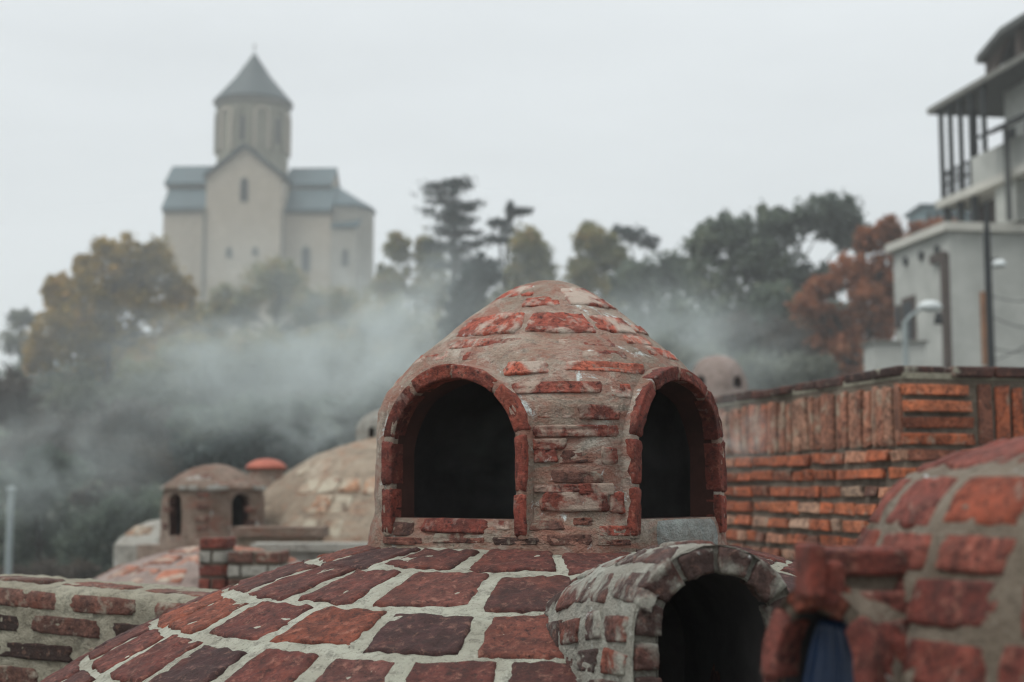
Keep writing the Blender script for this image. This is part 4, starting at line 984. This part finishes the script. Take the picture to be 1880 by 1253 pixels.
tree('cedar_tree', 'dark cedar with a pointed leader and one raised side branch', 'tree', 112, [(937, 388, 8, 26), (960, 388, 26, 7), (915, 410, 22, 9), (930, 425, 20, 16), (915, 440, 30, 8)], L_['dark'], .16, 1.0, group=G, clump=.5, trunk_px=925, cover=.8)
tree('conifer', 'dense dark conifer mass behind the lantern roof', 'tree', 100, [(880, 500, 45, 35), (870, 560, 55, 60), (900, 620, 60, 60), (845, 600, 40, 60)], L_['dark'], .2, 1.2, group=G, cover=.9)
tree('autumn_tree', 'rounded olive-brown tree between the cedars and the gap of sky', 'tree', 108, [(968, 455, 42, 42), (990, 500, 40, 45), (950, 510, 30, 40), (975, 570, 60, 60)], L_['olive'], .2, .9, group=G, cover=1.05)
tree('autumn_tree', 'olive-gold tree crowned beside the flat dark pine', 'tree', 105, [(1085, 445, 42, 42), (1120, 470, 36, 38), (1075, 510, 45, 45), (1110, 560, 60, 60), (1040, 560, 40, 50)], L_['olive'], .2, .9, group=G, cover=1.05)
tree('umbrella_pine', 'flat-topped dark umbrella pine between the gold tree and the big grey-green tree', 'tree', 118, [(1160, 432, 45, 14), (1190, 445, 28, 10), (1140, 425, 22, 9)], L_['dark'], .2, 1.1, group=G, clump=.6, trunk_px=1165, cover=.9)
tree('broad_tree', 'grey-green spreading tree below the umbrella pine', 'tree', 95, [(1170, 520, 60, 45), (1120, 610, 80, 60), (1210, 590, 70, 70), (1040, 640, 80, 50), (1240, 500, 40, 45)], L_['green'], .22, .9, group=G, cover=1.1)
tree('broad_tree', 'big domed grey-green tree with sky holes, left of the orange tree', 'tree', 85, [(1520, 395, 68, 48), (1430, 415, 75, 45), (1340, 430, 70, 42), (1290, 450, 40, 40), (1560, 430, 40, 45), (1390, 480, 100, 50), (1300, 520, 60, 60), (1480, 520, 85, 40), (1380, 570, 100, 60), (1330, 640, 90, 50), (1480, 600, 80, 60), (1440, 660, 90, 50)], L_['green'], .2, .9, group=G, cover=1.0, clump=.25)
tree('autumn_tree', 'rust-orange autumn tree against the left side of the pale house', 'tree', 62, [(1580, 560, 60, 60), (1610, 620, 55, 60), (1545, 640, 60, 50), (1620, 500, 40, 60), (1510, 530, 38, 26), (1590, 690, 70, 40), (1630, 430, 30, 35), (1590, 440, 22, 30), (1560, 500, 42, 40), (1490, 560, 40, 40), (1640, 560, 40, 60), (1530, 600, 50, 40)], L_['orange'], .15, .8, group=G, cover=1.0, clump=.3)
tree('autumn_tree', 'red-orange foliage rising behind the house cornice', 'tree', 70, [(1690, 425, 45, 16), (1735, 415, 40, 14), (1650, 450, 30, 20)], L_['orange'], .14, .9, group=G, clump=.5, cover=.8)
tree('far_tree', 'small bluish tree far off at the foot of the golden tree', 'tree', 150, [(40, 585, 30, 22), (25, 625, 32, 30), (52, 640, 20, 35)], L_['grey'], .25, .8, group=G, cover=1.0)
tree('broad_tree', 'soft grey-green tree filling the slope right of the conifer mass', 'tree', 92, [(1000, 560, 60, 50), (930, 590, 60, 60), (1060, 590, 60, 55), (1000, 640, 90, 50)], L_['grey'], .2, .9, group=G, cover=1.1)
tree('broad_tree', 'shadowy olive tree between the apse tree and the conifer mass', 'tree', 105, [(700, 590, 60, 60), (780, 640, 80, 60), (850, 660, 70, 50), (690, 660, 70, 60)], L_['olive'], .2, .9, group=G, cover=1.1)
tree('broad_tree', 'grey-green undergrowth tree below the big domed tree', 'tree', 74, [(1260, 600, 70, 60), (1340, 650, 80, 50), (1430, 560, 60, 50), (1480, 650, 70, 50), (1540, 600, 45, 60)], L_['green'], .18, .9, group=G, cover=1.0)
S = 'shrubs below the hillside trees'
for lab, D, bl, mk in [
    ('dark brown shrub at the edge under the golden tree', 70, [(15, 720, 55, 45), (50, 760, 60, 40)], 'brown'),
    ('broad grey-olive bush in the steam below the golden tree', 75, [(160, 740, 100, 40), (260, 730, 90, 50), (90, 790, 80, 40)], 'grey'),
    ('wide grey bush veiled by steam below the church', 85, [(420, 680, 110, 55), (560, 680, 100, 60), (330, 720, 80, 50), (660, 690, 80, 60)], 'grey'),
    ('dark thicket behind the small weathered lantern', 52, [(450, 830, 90, 40), (540, 830, 90, 45), (350, 850, 80, 50), (600, 850, 70, 50)], 'dark'),
    ('brown-black bush left of the small weathered lantern', 46, [(250, 850, 90, 50), (180, 830, 70, 40), (200, 920, 80, 40)], 'brown'),
    ('grey-green bush beside the pale small dome', 40, [(210, 960, 70, 60), (160, 1010, 60, 50), (270, 960, 50, 60)], 'green'),
    ('low slate-grey bush around the slim pale post', 42, [(60, 900, 70, 45), (30, 980, 70, 60), (110, 980, 60, 60), (100, 860, 70, 40)], 'green'),
    ('dark tangled bush halfway up the slope below the golden tree', 64, [(130, 800, 90, 45), (300, 790, 100, 45), (230, 770, 80, 40), (60, 830, 80, 40)], 'brown'),
    ('long grey-green bush on the slope behind the tan dome', 60, [(480, 770, 110, 45), (620, 770, 100, 50), (720, 760, 90, 60), (380, 780, 80, 40)], 'green'),
    ('pale olive bush under the church terrace', 110, [(360, 650, 80, 40), (480, 640, 80, 40), (600, 640, 80, 45), (690, 620, 60, 50), (280, 690, 80, 40)], 'olive'),
    ('low dark scrub at the foot of the slim pale post', 36, [(90, 1050, 60, 22), (150, 1050, 40, 20), (30, 1055, 40, 18)], 'brown'),
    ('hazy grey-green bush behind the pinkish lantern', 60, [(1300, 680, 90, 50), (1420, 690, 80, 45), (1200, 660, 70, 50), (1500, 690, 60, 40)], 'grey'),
    ('dark bush in the middle of the hillside left of the orange tree', 70, [(1350, 610, 60, 40), (1430, 620, 60, 45), (1500, 640, 50, 40)], 'brown'),
    ('olive bush directly behind the lantern roof', 78, [(1000, 620, 90, 50), (900, 660, 90, 50), (800, 680, 80, 60)], 'green')]:
    tree('shrub', lab, 'shrub', D, bl, L_[mk], .09*D/50, .9, group=S, cover=.9, clump=.34, trunk_r=.08)

cc, cs_ = [], []
while len(cc) < 1500:
    y_ = random.uniform(31, 172); x_ = random.uniform(-.42, .40)*y_
    if abs(x_-HC.x-2) < 7 and 40 < y_ < 54: continue
    r_ = random.uniform(.5, 1.5)*(.6+y_/120); cc.append((x_, y_, tz(x_, y_)+r_*.25)); cs_.append((r_, r_, r_*.55))
v, q = leaves(np.array(cc), cs_, 46, .26)
tag(mesh_np('undergrowth', v, q, L_['green']), 'low grey-green scrub covering the hillside between the trees', None, kind='stuff')

# ------------------------------------------------------------------ steam and air
def steam_mat(name, dens, seed, nscale=1.8):
    m = bpy.data.materials.new(name); m.use_nodes = True; t = m.node_tree; t.nodes.clear()
    o = N(t, 'ShaderNodeOutputMaterial'); pv = N(t, 'ShaderNodeVolumePrincipled'); t.links.new(pv.outputs[0], o.inputs['Volume'])
    pv.inputs['Color'].default_value = (.86, .94, .935, 1); pv.inputs['Anisotropy'].default_value = .2
    tcn = N(t, 'ShaderNodeTexCoord'); ln = N(t, 'ShaderNodeVectorMath', operation='LENGTH'); t.links.new(tcn.outputs['Object'], ln.inputs[0])
    fall = N(t, 'ShaderNodeMapRange', interpolation_type='SMOOTHSTEP'); fall.inputs['From Min'].default_value = .98; fall.inputs['From Max'].default_value = .15
    t.links.new(ln.outputs['Value'], fall.inputs[0])
    mp_ = N(t, 'ShaderNodeMapping'); mp_.inputs['Location'].default_value = (seed, seed*.7, 0); mp_.inputs['Scale'].default_value = (1.1, 1.0, .8); mp_.inputs['Rotation'].default_value = (0, .5, 0)
    t.links.new(tcn.outputs['Object'], mp_.inputs[0]); n = noi(t, mp_.outputs[0], nscale, 4, .58, 1.1)
    r = N(t, 'ShaderNodeMapRange'); r.inputs['From Min'].default_value = .43; r.inputs['From Max'].default_value = .63; t.links.new(n, r.inputs[0])
    mm_ = N(t, 'ShaderNodeMath', operation='MULTIPLY'); t.links.new(fall.outputs[0], mm_.inputs[0]); t.links.new(r.outputs[0], mm_.inputs[1])
    m3 = N(t, 'ShaderNodeMath', operation='MULTIPLY'); t.links.new(mm_.outputs[0], m3.inputs[0]); m3.inputs[1].default_value = dens
    t.links.new(m3.outputs[0], pv.inputs['Density']); return m
def steam(label, px, py, rx, ry, D, dens, seed, depth=None, roll=0.0):
    c = at(px, py, D); k = px2m(D); bm = bmesh.new(); bmesh.ops.create_icosphere(bm, subdivisions=3, radius=1.0); me = bpy.data.meshes.new('steam'); bm.to_mesh(me); bm.free()
    o = link('steam', me, steam_mat('steam', dens, seed)); o.location = c; o.scale = (rx*k, depth or rx*k*.6, ry*k); o.rotation_euler = (0, roll, 0)
    tag(o, label, 'steam', kind='stuff')
steam('broad white steam bank drifting below the church', 470, 670, 440, 185, 27, .80, 1.3, 1.8, -.16)
steam('steam rising beside the lantern towards the church apse', 660, 620, 200, 210, 22, .80, 4.1, 1.2, .3)
steam('thin steam drifting around the slim pale post', 110, 850, 280, 170, 24, .45, 7.7, 1.4)
steam('low steam behind the red-capped chimney', 590, 780, 180, 90, 19, .75, 3.6, .9, -.2)
steam('steam plume climbing behind the big lantern towards the conifers', 790, 570, 110, 180, 20, .55, 8.8, .9, .25)
steam('sheer steam veil hanging before the hillside trees', 640, 590, 900, 250, 42, .075, 6.2, 5.0)
steam('thin steam veil along the far end of the orange wall', 1345, 790, 120, 100, 7.6, 1.2, 2.2, .3)
steam('faint steam over the hillside behind the lantern', 1230, 640, 300, 170, 30, .50, 9.4, 1.6)
steam('faint steam inside the big lantern', 1005, 840, 270, 150, 4.3, .9, 5.5, .40)
hz_m = bpy.data.materials.new('haze'); hz_m.use_nodes = True; t = hz_m.node_tree; t.nodes.clear()
o = N(t, 'ShaderNodeOutputMaterial'); pv = N(t, 'ShaderNodeVolumePrincipled'); pv.inputs['Color'].default_value = (.95, .985, 1.0, 1); pv.inputs['Density'].default_value = .0013
t.links.new(pv.outputs[0], o.inputs['Volume'])
hz_o = MB().box((0, 0, 29), 2620, 2620, 74).build('haze', hz_m); tag(hz_o, 'thin pale air over the whole valley', None, kind='stuff')
